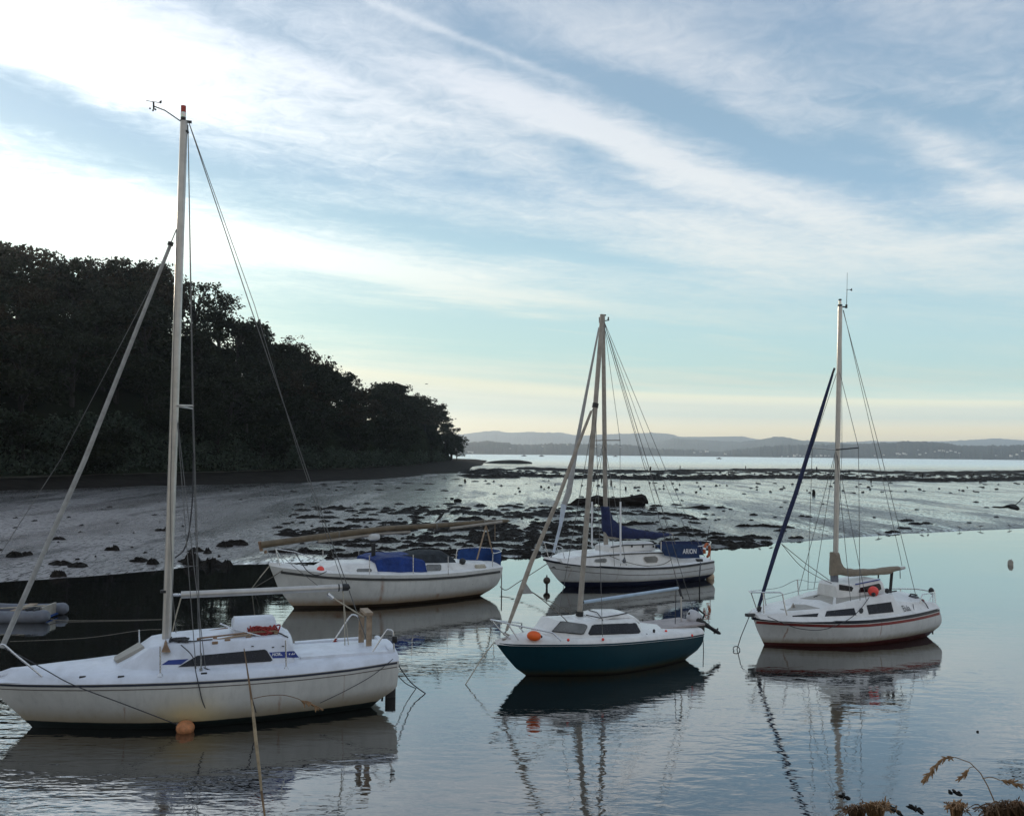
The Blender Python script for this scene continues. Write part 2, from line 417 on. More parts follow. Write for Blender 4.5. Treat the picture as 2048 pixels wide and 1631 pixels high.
    def cover(s, name, m, poly, th, parent=None, drop=.0, y0=0.):
        """soft sail cover: the outline on the centre plane, padded out to both sides"""
        P = [s.P(p[0], p[1], y0) for p in poly]; P2 = [np.array([p[0], p[2]]) for p in P]; k = len(P2)
        # subdivide and roughen
        Q = []
        for i in range(k):
            a, b = P2[i], P2[(i+1) % k]; n = max(1, int(np.linalg.norm(b-a)/.12))
            for j in range(n): Q.append(a+(b-a)*j/n+np.array([random.uniform(-.012, .012), random.uniform(-.014, .014)])*(j > 0))
        k = len(Q); area = sum(Q[i][0]*Q[(i+1) % k][1]-Q[(i+1) % k][0]*Q[i][1] for i in range(k)); sg = 1 if area > 0 else -1
        def off(d):
            out = []
            for i in range(k):
                t = Q[(i+1) % k]-Q[i-1]; t = t/(np.linalg.norm(t)+1e-9); out.append(Q[i]+np.array([-t[1], t[0]])*sg*d)
            return out
        rings = [(off(0), 0.), (off(.015), th*.55), (off(.045), th*.85)]
        V, Fc = [], []
        for sd in (-1, 1):
            o = len(V)
            for ring, y in rings: V += [(p[0], y0+sd*(y+random.uniform(0, .012)*(y > 0)), p[1]) for p in ring]
            for j in range(2):
                for i in range(k): Fc.append((o+j*k+i, o+j*k+(i+1) % k, o+(j+1)*k+(i+1) % k, o+(j+1)*k+i))
            Fc.append(tuple(o+2*k+i for i in range(k)))
        return MB().add(V, Fc).obj(name, m, parent or s.root, angle=60)
def spans(n, a, b): return [a+(b-a)*i/n for i in range(n+1)]

# ---- near white sloop with the dark side window -------------------------------------------
B = Boat('sailing_boat', (65, 1453), 20, 'large white sloop in the foreground with brown wooden posts on its stern', 'sailing boat')
h1 = hullmat('hull_white_sloop', (.6, .59, .55), (.012, .018, .016), .125, .34, (.27, .2, .1), .75, rust=[(B.P(560, 1400, -1.1)[0], .12, .5, .03), (B.P(690, 1370, -1.1)[0], .2, .75, .025), (B.P(250, 1400, -.9)[0], .12, .45, .025)], painted_glint=(B.P(378, 1420, -1.1)[0], .22, .5, .3, (.66, .52, .27)))
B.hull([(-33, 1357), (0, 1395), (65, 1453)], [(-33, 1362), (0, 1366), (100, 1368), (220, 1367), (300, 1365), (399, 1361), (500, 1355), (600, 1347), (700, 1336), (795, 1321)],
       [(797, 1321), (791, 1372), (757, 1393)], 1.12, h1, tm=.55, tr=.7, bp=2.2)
B.deck(gelb, e=.16, h=.13, camber=.08)
B.band('hull_stripe', stripe, .015, .036, .012, .995)
B.band('hull_stripe', stripeb, .098, .014, .012, .995)
cab = B.cabin('coachroof', gelb, [(-10, 1350), (33, 1346), (93, 1338), (143, 1332), (224, 1319), (262, 1300), (281, 1289), (299, 1281), (330, 1276), (361, 1270), (449, 1258), (559, 1253), (572, 1254), (586, 1274)],
        [(-5, 1353), (60, 1348), (150, 1343), (224, 1337), (262, 1318), (300, 1293), (340, 1287), (420, 1282), (500, 1277), (574, 1272), (588, 1300)],
        [(-5, .1, .2), (60, .22, .4), (150, .36, .6), (224, .44, .72), (300, .52, .84), (400, .62, .9), (588, .66, .86)], ytop=.5, zbot=lambda x: B.zs(x)+.02, store='cv', nx=46)
win, n, _ = B.decal('cabin_window', glass, B.cv, [(356.5, 1333), (394.5, 1310.5), (529, 1298), (534, 1301), (545, 1319.5), (541, 1322), (400, 1331)], off=.012)
B.decal('blue_flash', bluep, B.cv, [(323, 1329), (337, 1319.5), (377, 1317), (362, 1328)], off=.005)
pn, n, _ = B.decal('name_panel', bluep, B.cv, [(538, 1304), (588, 1301), (598, 1314), (546, 1315.5)], off=.006)
B.lettering('HORIZON 23', white, B.cv, (544, 1311.6), (590, 1308.6), 6.2, pn, shear=.25, bold=.02)
# sloping fore hatch
hp = [B.P(224, 1321, .3), B.P(280.5, 1288, .3), B.P(290, 1296, -.3), B.P(235, 1325, -.3)]
nn = np.cross(hp[1]-hp[0], hp[3]-hp[0]); nn = nn/np.linalg.norm(nn); nn = nn if nn[2] > 0 else -nn
MB().slab([p+nn*.02 for p in hp], nn, -.04, .03).obj('fore_hatch', nonskid, B.root, smooth=False)
# sliding hatch garage, grab rails
c0, c1 = B.P(466, 1262, -.28), B.P(552, 1263, -.28)
V = []; Fs = []
for i, x in enumerate((c0[0], c0[0]+.03, c1[0]-.04, c1[0])):
    k = .82 if i in (0, 3) else 1; zb_ = c0[2]-.05
    for a in range(9): an = math.pi*a/8; V.append((x, -.33*math.cos(an), zb_+(.26*k)*math.sin(an)**.55))
for i in range(3):
    for a in range(8): q = i*9+a; Fs.append((q, q+1, q+10, q+9))
Fs += [tuple(range(9)), tuple(range(27, 36))]
MB().add(V, Fs).obj('sliding_hatch', gelb, B.root)
for pts in ([(398, 1275.5), (430, 1272), (500, 1264), (552, 1261)], [(368, 1268), (400, 1263.5), (452, 1255.5)]):
    y = -.42 if pts[0][0] > 390 else .42
    mb = MB(); mb.tube([B.P(p[0], p[1], y) for p in pts], .016, 6)
    for p in pts: q = B.P(p[0], p[1], y); mb.box(q-np.array([0, 0, .025]), (.07, .03, .06))
    mb.obj('grab_rail', teak, B.root)
mb = MB().tube([B.P(425, 1281, -.5), B.P(470, 1272, -.5), B.P(505, 1268, -.45)], .02, 6)
mb.obj('boat_hook', wood, B.root)
B.line('whisker_pole', [B.P(440, 1246, -.2), B.P(470, 1258, -.35), B.P(521, 1271, -.5)], .014, steel)
def on_roof(px, py, up=.02):
    q = B.hit(B.cv, px, py); return (q if q is not None else B.P(px, py, -.3))+np.array([0, -.01, up])
hp_ = [on_roof(338+random.uniform(0, 46), 1278+random.uniform(0, 9), random.uniform(.01, .06)) for _ in range(34)]
B.line('rope_tangle', hp_, .011, roped, 5, smooth=True)
B.line('deck_lead', [on_roof(348, 1283), on_roof(385, 1284), on_roof(402, 1282), on_roof(425, 1280)], .012, roped)
B.line('roof_rope', [on_roof(548, 1266), on_roof(560, 1268), on_roof(568, 1272), on_roof(576, 1276)], .012, black, smooth=True)
for px, py in ((430, 1284), (455, 1279), (497, 1274)): MB().box(on_roof(px, py, -.005), (.1, .04, .05), bev=.012).obj('rail_foot', teak, B.root)
for px, py in ((505, 1291), (546, 1293), (566, 1291)): MB().box(on_roof(px, py, 0), (.04, .012, .012)).obj('snap_stud', black, B.root)
# mast and rig
mb_ = B.P(333, 1281); mt = B.P(368, 243)
mast = MB().tube([mb_, mb_+(mt-mb_)*.5, mt], [.078, .074, .066], 12, flat=1.2).obj('mast', alu, B.root)
MB().tube([B.P(369.5, 262), B.P(369.7, 266)], .072, 12).obj('mast_band', black, mast)
MB().tube([B.P(330.5, 1179), B.P(330.6, 1184)], .085, 12).obj('mast_band', black, mast)
tri = [B.P(331, 1283, -.64), B.P(323, 1303, -.7), B.P(341, 1303, -.7)]
MB().slab(tri, (0, 1, 0), -.02, .25).obj('mast_step', teak, B.root, smooth=False)
MB().box(B.P(372, 243), (.2, .07, .03)).obj('masthead_plate', black, mast)
MB().tube([B.P(366.5, 239), B.P(366.6, 235)], .046, 10).add([], []).obj('light_base', black, mast)
MB().tube([B.P(366.6, 235), B.P(366.8, 225)], .048, 12).obj('light_lens', lens, mast)
MB().tube([B.P(366.8, 225), B.P(367, 212)], .046, 12).obj('red_light_lens', redlens, mast)
wv = MB().tube([B.P(362, 243), B.P(330, 221), B.P(309, 213)], .011, 6).tube([B.P(307, 204), B.P(307.5, 219)], .016, 6).tube([B.P(292, 201.5), B.P(322, 206)], .007, 5)
wv.slab([B.P(319, 202), B.P(324, 201), B.P(323, 207), B.P(319, 207)], (0, 1, 0), -.004, .004)
for p in ((300, 217), (311, 219), (306, 221)): wv.ell(B.P(*p), .018, nu=6, nv=4)
wv.obj('wind_vane', black, mast)
fs = B.line('furled_sail', [B.P(341, 489), B.P(170, 918), B.P(4, 1294)], [.03, .042, .044], furl, 8)
B.line('furler_head', [B.P(342, 484), B.P(340, 491)], .05, black, 8)
B.line('forestay', [B.P(354, 456), B.P(342, 485)], .009, wire); B.line('halyard', [B.P(353.5, 456), B.P(327, 525), B.P(120, 920), B.P(2, 1105)], .006, wire)
B.line('backstay', [B.P(378, 246), B.P(503, 620), B.P(632, 995), B.P(742, 1303)], .0085, wire)
B.line('topping_lift', [B.P(379, 248), B.P(509, 610), B.P(597, 906), B.P(687, 1170)], .006, wire)
spd = B.P(352, 811); spt = B.P(386.5, 811, -.62)
MB().tube([spd, spt], [.022, .014], 8).obj('spreader', alu, mast)
spf = np.array([spt[0], -spt[1], spt[2]]); MB().tube([spd, spf], [.022, .014], 8).obj('spreader', alu, mast)
chn = B.P(402, 1337, -.95); chf = np.array([chn[0], .95, chn[2]]); hd = B.P(366, 275)
B.line('shroud', [B.P(376, 250), spt, chn], .0075, wire); B.line('shroud', [B.P(376, 250), spf, chf], .0075, wire)
for px, y in ((411, -.93), (392, -.93)):
    q = B.P(px, 1337, y); B.line('shroud', [B.P(353, 822), q], .0065, wire); B.line('shroud', [B.P(353, 822), np.array([q[0], -q[1], q[2]])], .0065, wire)
MB().box(chn-np.array([0, 0, .05]), (.05, .03, .13)).tube([chn+np.array([.0, 0, .0]), chn+np.array([-.005, .01, .27])], .013, 6).obj('chainplate', steel, B.root)
B.line('halyard', [B.P(353, 460, -.1), B.P(340, 1000, -.1), B.P(345, 1180, -.13), B.P(352, 1265, -.2)], .006, wire)
B.line('slack_rope', [B.P(387, 905, -.5), B.P(384, 1010, -.4), B.P(372, 1090, -.25), B.P(350, 1115, -.1)], .012, roped, smooth=True)
bm_ = MB().tube([B.P(362, 1189), B.P(540, 1181), B.P(686, 1174)], .063, 12).obj('boom', alu, B.root)
MB().tube([B.P(684, 1174), B.P(694, 1173.5), B.P(699, 1171)], [.07, .072, .045], 10).obj('boom_end', black, bm_)
MB().tube([B.P(676, 1174.5), B.P(678.5, 1174.4)], .07, 12).obj('boom_band', black, bm_)
B.line('gooseneck', [B.P(343, 1189), B.P(364, 1189)], .03, steel)
B.line('vang_rope', [B.P(345, 1262), B.P(352, 1230), B.P(362, 1195)], .012, ropel)
B.line('mainsheet', [B.P(686, 1180), B.P(689, 1240), B.P(690, 1302)], .009, ropel); B.line('mainsheet', [B.P(685, 1180), B.P(692, 1240), B.P(698, 1301)], .007, ropel)
B.line('mainsheet_block', [B.P(655, 1187), B.P(666, 1196)], .035, steel, 8); B.line('mainsheet_fall', [B.P(663, 1193), B.P(727, 1233)], .014, ropel)
B.line('lazy_rope', [B.P(640, 1174), B.P(585, 1130), B.P(560, 1108)], .006, wire)
# pulpit, stanchions, pushpit
for name, pts, y, r in (('pulpit', [(1, 1290), (8, 1289), (30, 1308), (60, 1332), (84, 1352)], -.42, .017), ('stanchion', [(320.5, 1292), (320.5, 1350)], -.97, .014), ('stanchion', [(571, 1279), (572.5, 1337)], -1.0, .014),
                      ('stanchion', [(278, 1259), (279, 1290)], .75, .014), ('pushpit', [(738, 1315), (770, 1264), (778, 1259), (786, 1264), (787.5, 1290), (787.5, 1312)], -.62, .016),
                      ('pushpit', [(664, 1286), (678, 1265), (700, 1232), (709, 1229), (717, 1234), (719, 1246), (718, 1297)], .62, .016)):
    B.line(name, [B.P(p[0], p[1], y) for p in pts], r, steel, 8, smooth=len(pts) > 4)
for p in ((320.5, 1351, -.97), (572.5, 1338, -1.0)): MB().tube([B.P(*p), B.P(p[0], p[1]-6, p[2])], [.055, .016], 8).obj('stanchion_foot', steel, B.root)
B.line('life_line', [B.P(321, 1294, -.97), B.P(450, 1298, -1.02), B.P(571, 1281, -1.0)], .004, wire) if False else None
MB().box(B.P(789, 1278, -.62), (.09, .07, .13), bev=.02).obj('stern_light', black, B.root)
# crutch of two posts and a cap
mb = MB()
for px, y0, y1, w, y in ((722.5, 1223, 1305, .1, .16), (738, 1228, 1305, .1, -.2)):
    a, b = B.P(px, y0, y), B.P(px, y1, y); mb.box((a+b)/2, (w, .045, abs(a[2]-b[2])))
cr = mb.obj('boom_crutch', wood, B.root, smooth=False)
MB().box((B.P(726, 1219, .2)+B.P(740, 1226, -.24))/2, (.15, .56, .05)).obj('crutch_cap', wood, cr, smooth=False)
# cockpit coamings
for y, pts in ((.72, [(590, 1283), (640, 1279), (720, 1274)]), (-.6, [(600, 1312), (680, 1306), (776, 1300)])):
    V = []; Fs = []
    P = [B.P(p[0], p[1], y) for p in pts]
    mb = MB()
    for i in range(len(P)-1):
        z0 = B.zs(P[i][0])+.02
        a, b = P[i], P[i+1]; w = .12
        q = [(a[0], y-w, z0), (b[0], y-w, z0), (b[0], y+w, z0), (a[0], y+w, z0), (a[0], y-w*.6, a[2]), (b[0], y-w*.6, b[2]), (b[0], y+w*.6, b[2]), (a[0], y+w*.6, a[2])]
        mb.add(q, [(0, 1, 5, 4), (2, 3, 7, 6), (4, 5, 6, 7), (3, 0, 4, 7), (1, 2, 6, 5)])
    mb.obj('cockpit_coaming', gelb, B.root, angle=25)
tr0 = B.P(776, 1303, -.62); MB().box((min(tr0[0]+.05, B.x1-.08), 0, tr0[2]-.04), (.1, 1.35, .2), bev=.03).obj('transom_coaming', gelb, B.root)
ru0, ru1 = B.P(772, 1372), B.P(790, 1372)
MB().box(((ru0[0]+ru1[0])/2, 0, -.15), (.2, .06, .85), bev=.02).obj('rudder', black, B.root)
MB().tube([B.P(764, 1388), B.P(765, 1399)], .02, 6).obj('exhaust_pipe', black, B.root)
for px, py in ((165, 1353), (242, 1352.5), (690, 1310), (408, 1346)): 
    q = B.hit(B.dv, px, py) if B.hit(B.dv, px, py) is not None else B.hit(B.cv, px, py)
    if q is not None: MB().box(q, (.1, .04, .035), bev=.01).obj('deck_cleat', black, B.root)
MB().box(B.P(118, 1345, -.3), (.1, .1, .08), bev=.03).obj('deck_vent', white, B.root)
MB().box(B.P(16, 1351, 0), (.4, .16, .06)).tube([B.P(0, 1352, -.1), B.P(20, 1347, -.05), B.P(34, 1352, -.1)], .02, 6).obj('bow_roller', steel, B.root)
B.line('hull_rope', [B.P(362, 1289, -.72), B.P(385, 1312, -.93), B.P(392, 1345, -1.1), B.P(398, 1372, -1.13), B.P(405, 1402, -1.1), B.P(417, 1428, -1.0)], .009, roped, smooth=True)
B.line('deck_rope', [B.P(407, 1334, -.9), B.P(440, 1344, -.95), B.P(495, 1342, -.98)], .009, roped, smooth=True)
B.line('hull_rope', [B.P(494, 1343, -1.0), B.P(499, 1372, -1.15), B.P(506, 1402, -1.12), B.P(512, 1424, -1.02)], .008, roped, smooth=True)
# things lying on or tied to this boat
pts = []
c = B.P(527, 1261, -.3)
for i in range(170):
    a = i*.62; k = random.uniform(.45, 1)
    pts.append(c+np.array([.29*math.cos(a)*k, .15*math.sin(a)*k, .06*math.sin(a*2.7)+random.uniform(-.04, .05)]))
o = B.world(MB().tube(pts, .014, 5, True).obj('rope_coil', redrope)); tag(o, 'coil of dark red rope heaped on the hatch of the foreground sloop', 'rope')
pts = [B.P(670+random.uniform(-4, 5), 1277+i*1.5+random.uniform(-2, 2), .62+random.uniform(-.05, .05)) for i in range(16)]+[B.P(662, 1300, .6)]
o = B.world(MB().tube(pts, .015, 5, True).obj('rope_bundle', redrope)); tag(o, 'small bundle of dark red rope knotted on the stern rail', 'rope')
bp_ = at(371, 1438, 15.45); bp_ = np.array([bp_[0], bp_[1], .06])
bo = empty('mooring_buoy', bp_, 0, 'faded orange ball buoy floating against the side of the foreground sloop', 'buoy')
bo.empty_display_size = .1
MB().ell((0, 0, 0), (.15, .15, .125), nu=18, nv=12, jag=.015).obj('float_ball', rusty, bo); MB().tube([(-.15, 0, .02), (-.12, -.02, .05), (-.14, 0, .08)], .015, 6).obj('rope_eye', rope, bo)
def wrope(pts, r, m, label, smooth=True, name='mooring_rope', cat='rope', group=None):
    o = MB().tube(pts, r, 6, smooth).obj(name, m); return tag(o, label, cat, group)
W = B.wor
wrope([W(B.P(4, 1294)), W(B.P(45, 1313, -.25)), W(B.P(93, 1340, -.5)), W(B.P(147, 1369, -.85)), W(B.P(250, 1408, -1.15)), bp_+np.array([-.15, 0, .06])], .0085, roped, 'dark rope sagging across the bow of the foreground sloop to an orange buoy')
wrope([W(B.P(785, 1312, -.5)), W(B.P(797, 1330, -.5)), ground(822, 1364, .25), ground(851, 1386)], .011, roped, 'dark mooring rope from the stern corner of the foreground sloop into the water')
wrope([W(B.P(792, 1347, -.3)), ground(812, 1366, .2), ground(832, 1376)], .009, roped, 'short lower rope from the transom of the foreground sloop into the water')
wrope([W(B.P(786, 1317, -.82)), W(B.P(745, 1350, -.95)), W(B.P(690, 1381, -1.0)), W(B.P(640, 1405, -1.02))], .006, roped, 'thin line slanting over the aft topsides of the foreground sloop')
wrope([W(B.P(2, 1286)), ground(150, 1287, 1.3)*0+at(150, 1276, 22), at(330, 1262, 24)], .008, wire, 'thin dark line running right from the bow rail of the foreground sloop', name='bow_line') if False else None
B1 = B

# ---- small teal boat -----------------------------------------------------------------------
B = Boat('sailing_boat', (1052, 1350), 31, 'small teal hulled sailing boat with white cabin and a tilted outboard motor', 'sailing boat')
h2 = hullmat('hull_teal', (.0045, .036, .05), (.016, .012, .01), .03, .16, (.05, .045, .02), .8)
h2.node_tree.nodes['Principled BSDF'].inputs['Specular IOR Level'].default_value = .22
B.hull([(990, 1284), (1011, 1312), (1031, 1335), (1052, 1350)], [(990, 1284), (1020, 1287), (1067, 1288), (1139, 1287.5), (1200, 1286.5), (1263, 1283), (1327, 1277), (1378, 1272), (1406, 1267)],
       [(1407, 1267), (1399, 1286), (1387, 1298), (1370, 1309)], .98, h2, tm=.52, tr=.62, bp=1.9)
B.deck(gel, e=.1, h=.1, camber=.05)
B.band('gunwale', gel, -.012, .05, .0, .998, out=.025)
B.cabin('cabin', gel, [(1098, 1262), (1106, 1255), (1122, 1238), (1130, 1230), (1155, 1226), (1215, 1222), (1254, 1224), (1272, 1230), (1281, 1240), (1287, 1256)],
        [(1092, 1268), (1104, 1261), (1122, 1242.5), (1168, 1245.5), (1185, 1246), (1230, 1244), (1262, 1242.5), (1273, 1244.5), (1283, 1257)],
        [(1092, .3, .42), (1122, .38, .66), (1168, .52, .76), (1230, .56, .78), (1283, .56, .76)], ytop=.55, store='cv', nx=36, zbot=lambda x: B.zs(x)+.04)
for poly, mm in (([(1105, 1261), (1121, 1244), (1126, 1243.7), (1168, 1249), (1173, 1251.5), (1173, 1255), (1167, 1266), (1162, 1267.4), (1106, 1262.5)], glassg), ([(1178, 1265), (1185, 1251), (1190, 1249), (1268, 1246), (1271, 1247), (1279.5, 1262), (1276, 1265.5), (1181, 1268.5)], glass)):
    big = [((p[0]-np.mean([q[0] for q in poly]))*1.035+np.mean([q[0] for q in poly]), (p[1]-np.mean([q[1] for q in poly]))*1.1+np.mean([q[1] for q in poly])) for p in poly]
    k_ = .026 if mm is glassg else 0.; fr, n, _ = B.decal('cabin_window', black, B.cv, big, off=.006+k_, th=.05); B.decal('pane', mm, B.cv, poly, off=.012+k_, parent=fr)
# pop-up roof
V, Fs = [], []; xs = [B.P(px, 1226)[0] for px in (1168, 1176, 1200, 1234, 1250, 1257)]; zt = [B.P(px, py, .25)[2] for px, py in ((1168, 1224), (1176, 1220), (1200, 1214.5), (1234, 1214), (1250, 1220), (1257, 1225))]
for x, z in zip(xs, zt):
    for a in range(9): an = math.pi*a/8; V.append((x, -.42*math.cos(an), z-.12+.12*math.sin(an)**.7))
for i in range(5):
    for a in range(8): q = i*9+a; Fs.append((q, q+1, q+10, q+9))
Fs += [tuple(range(9)), tuple(range(45, 54))]; MB().add(V, Fs).obj('roof_hatch', gel, B.root)
B.line('hatch_strap', [B.P(1172, 1229, -.4), B.P(1200, 1235, -.5), B.P(1236, 1229, -.42), B.P(1256, 1224.5, -.3)], .012, black)
B.line('hatch_strap', [B.P(1177, 1219, .2), B.P(1194, 1224, -.2), B.P(1203, 1235, -.48), B.P(1206, 1241, -.52)], .01, black)
for y, pts in ((.62, [(1284, 1244), (1322, 1242), (1352, 1245), (1388, 1252)]), (-.66, [(1283, 1267), (1320, 1266), (1350, 1263.5), (1385, 1260)])):
    mb = MB()
    P = [B.P(p[0], p[1], y*(1 if i < 3 else .86)) for i, p in enumerate(pts)]; w = .05
    for a, b in zip(P, P[1:]):
        z0 = B.zs(a[0])+.02; z1 = B.zs(b[0])+.02
        mb.add([(a[0], a[1]-w, z0), (b[0], b[1]-w, z1), (b[0], b[1]+w, z1), (a[0], a[1]+w, z0), (a[0], a[1]-w, a[2]), (b[0], b[1]-w, b[2]), (b[0], b[1]+w, b[2]), (a[0], a[1]+w, a[2])], [(0, 1, 5, 4), (2, 3, 7, 6), (4, 5, 6, 7), (3, 0, 4, 7), (1, 2, 6, 5)])
    mb.obj('cockpit_coaming', gel, B.root, angle=25)
xa_, xb_ = B.P(1288, 1262)[0], B.P(1384, 1258)[0]; MB().box(((xa_+xb_)/2, 0, B.zs((xa_+xb_)/2)+.15), (xb_-xa_, .9, .04)).obj('cockpit_shade_slab', mat('painted_shade_grey', (.34, .3, .29), .7, var=.25), B.root)  # grey slab on the deck, painted as the shade inside the cockpit
q = B.P(1396, 1254); MB().box((B.x1-.09, 0, q[2]-.1), (.12, 1.0, .26), bev=.03).obj('transom_board', gel, B.root)
mb_, mt = B.P(1159, 1229), B.P(1204.5, 630)
mast = MB().tube([mb_, (mb_+mt)/2, mt], [.06, .058, .05], 12).obj('mast', alud, B.root)
MB().tube([B.P(1158.8, 1231), B.P(1159.5, 1222)], .085, 10).obj('mast_step', black, mast); MB().tube([B.P(1190, 815), B.P(1191.5, 806)], .07, 10).obj('mast_band', black, mast)
B.line('furled_sail', [B.P(1182.5, 822), B.P(1150, 905), B.P(1115, 1000), B.P(1062, 1125), B.P(1040, 1186), B.P(1013, 1260)], [.03, .04, .045, .05, .055, .03], furlt, 8)
MB().slab([B.P(1052, 1166), B.P(1062, 1181), B.P(1066, 1186), B.P(1046, 1187), B.P(1043, 1183)], (0, 1, 0), -.012, .012).obj('sail_clew', furl, B.root)
B.line('forestay', [B.P(1190, 812), B.P(1182.5, 823)], .01, wire); B.line('forestay', [B.P(1013, 1258), B.P(1009, 1270)], .014, wire)
B.line('jib_sheet', [B.P(1064, 1183), B.P(1090, 1203), B.P(1120, 1228, -.2), B.P(1135, 1243, -.4)], .01, rope, smooth=True)
B.line('jib_sheet', [B.P(1064, 1183), B.P(1086, 1197), B.P(1106, 1205, .2), B.P(1150, 1232, .35)], .01, rope, smooth=True)
bm_ = MB().tube([B.P(1167, 1203.5), B.P(1356, 1175.5)], .036, 10).obj('boom', alub, B.root)
B.line('gooseneck', [B.P(1162, 1205), B.P(1168, 1203.5)], .03, black)
MB().tube([B.P(1355, 1165), B.P(1359, 1178), B.P(1362, 1190), B.P(1366, 1196)], [.012, .035, .03, .02], 6).obj('boom_strap', roped, bm_)
B.line('crutch_pole', [B.P(1362, 1188), B.P(1363, 1246)], .018, alu); B.line('mainsheet', [B.P(1352, 1178), B.P(1350, 1264, -.2)], .009, roped)
B.line('topping_lift', [B.P(1204.5, 640), B.P(1357, 1172)], .007, wire); B.line('backstay', [B.P(1205, 634), B.P(1398, 1258)], .008, wire)
for y in (-.86, .86):
    q = B.P(1205, 1272, -.86); B.line('shroud', [B.P(1191, 812), np.array([q[0], y, q[2]])], .007, wire)
mb = MB(); Rr = [B.P(981, 1238.5, 0), B.P(1016, 1246.5, -.18), B.P(1092, 1262, -.56), B.P(1106, 1265, -.62), B.P(1122.5, 1281, -.78)]
Rf = [np.array([p[0], -p[1], p[2]]) for p in Rr]
mb.tube(Rr, .016, 8); mb.tube(Rf, .016, 8)
mb.tube([B.P(984, 1241), B.P(1003, 1262.5, -.05), B.P(1024, 1280, -.1)], .014, 8); mb.tube([B.P(1017, 1248.5, -.18), B.P(1037, 1279, -.32)], .014, 8); mb.tube([B.P(1037.5, 1252, .2), B.P(1051, 1268, .32)], .014, 8)
mb.obj('pulpit', steel, B.root)
MB().box(B.P(1022, 1276), (.45, .1, .05)).tube([B.P(1008, 1266), B.P(1025, 1275, .05), B.P(1040, 1279, 0)], .035, 6).obj('anchor', alud, B.root)
for px, py, y in ((1136.5, 1279, -.86), (1206, 1278, -.93), (1272, 1262, -.6), (1332, 1261.5, -.68), (1384, 1270, -.75)):
    MB().ell(B.P(px, py, y), (.032, .03, .032), nu=10, nv=6).obj('red_cap', coral, B.root)
for px, py, y in ((1293.5, 1270, -.8), (1308, 1261, -.72)): MB().ell(B.P(px, py, y), (.03, .03, .045), nu=8, nv=6).obj('deck_fitting', black, B.root)
# outboard
C0 = B.P(1389, 1234); axd = (B.P(1440, 1266)-B.P(1376, 1221)); axd = Vector(axd).normalized(); yv = Vector((0, 1, 0)); zv = axd.cross(yv).normalized(); A = Matrix((axd, yv, zv)).transposed()
ob = MB().ell(C0, (.225, .13, .15), A, 18, 12, pw=.6).obj('outboard_motor', cowl, B.root)
MB().tube([B.P(1398, 1242), B.P(1407, 1246), B.P(1420, 1254), B.P(1432, 1262), B.P(1440, 1266)], [.09, .075, .045, .05, .03], 8).ell(B.P(1433, 1262), (.13, .04, .05), A, 8, 6).tube([B.P(1436, 1256), B.P(1428, 1266)], .02, 6).obj('motor_leg', black, ob)
MB().ell(np.array(C0)+np.array([.02, 0, -.035]), (.21, .135, .13), A, 14, 8, pw=.8).obj('lower_cowl', black, ob)
MB().tube([B.P(1396, 1217, -.08), B.P(1404, 1224, -.08), B.P(1409, 1228, -.08), B.P(1405, 1238, -.05)], .022, 6).obj('tiller_arm', black, ob)
MB().ell(B.P(1378, 1226, -.1), (.03, .02, .035), A, 8, 6).obj('starter_cap', black, ob)
MB().box(B.P(1394, 1240, -.12), (.06, .02, .07)).obj('side_vent', black, ob)
MB().box(B.P(1398, 1254), (.16, .24, .2), bev=.02).tube([B.P(1396, 1244), B.P(1398, 1254)], .05, 8).obj('motor_bracket', black, ob)
q = B.P(1068, 1271, -.42); axd = Vector((.92, -.3, -.12)).normalized(); yv = Vector((0, 0, 1)).cross(axd).normalized(); A = Matrix((axd, yv, axd.cross(yv))).transposed()
fo = empty('fender', B.wor(q), B.a, 'bright orange pear shaped fender lying on the foredeck of the teal boat', 'fender')
MB().ell((0, 0, 0), (.155, .105, .105), A, 16, 10).obj('fender_body', orange, fo); MB().ell(A@Vector((.155, 0, 0)), (.03, .03, .03), A, 8, 6).obj('fender_eye', black, fo)
W = B.wor
wrope([W(B.P(988, 1284)), W(B.P(968, 1309)), ground(931, 1368)], .011, ropel, 'pale mooring rope slanting from the bow of the teal boat into the water', False)
wrope([W(B.P(1406, 1270)), W(B.P(1407, 1300)), W(B.P(1407, 1318))], .01, roped, 'line hanging straight down from the stern of the teal boat', False)
B2 = B

# ---- white boat with lowered mast -----------------------------------------------------------
B = Boat('sailing_boat', (588, 1216), 31.5, 'white boat with its mast lowered along the deck under blue and grey tarpaulins', 'sailing boat')
h3 = hullmat('hull_white_lowered', (.6, .6, .57), (.035, .022, .012), .09, .3, (.25, .15, .06), .8, rust=[(B.P(765, 1180, -1.2)[0], .1, .95, .09), (B.P(880, 1180, -1.2)[0], .1, .3, .12), (B.P(690, 1190, -1.2)[0], .08, .3, .2)])
B.hull([(538, 1129), (556, 1174), (568, 1191), (587.5, 1215)], [(538, 1130), (560, 1134.5), (600, 1139.5), (655, 1145.5), (740, 1149), (800, 1149.5), (855, 1148.5), (924, 1144), (965, 1139), (1003, 1134)],
       [(1004.5, 1136), (999, 1155), (991, 1169), (977, 1179), (964, 1186)], 1.25, h3, tm=.5, tr=.6, bp=2.3)
B.deck(gel, e=.12, h=.04, camber=.08)
B.band('rubbing_strake', stripeg, .1, .07, .04, .999, out=.03)
B.cabin('cabin', gel, [(645, 1140), (650, 1128), (664, 1120), (685, 1117), (702, 1118), (760, 1112), (849, 1120), (873, 1119), (924, 1121), (936, 1119), (957, 1119), (975, 1126), (986, 1135)],
        [(645, 1143), (653, 1136), (672, 1129), (705, 1131), (768, 1127), (850, 1126.5), (900, 1125), (950, 1125), (972, 1130), (984, 1137)],
        [(645, .5, .62), (672, .62, .85), (705, .7, .95), (850, .78, .98), (950, .66, .85), (984, .5, .7)], ytop=.5, store='cv', nx=40)
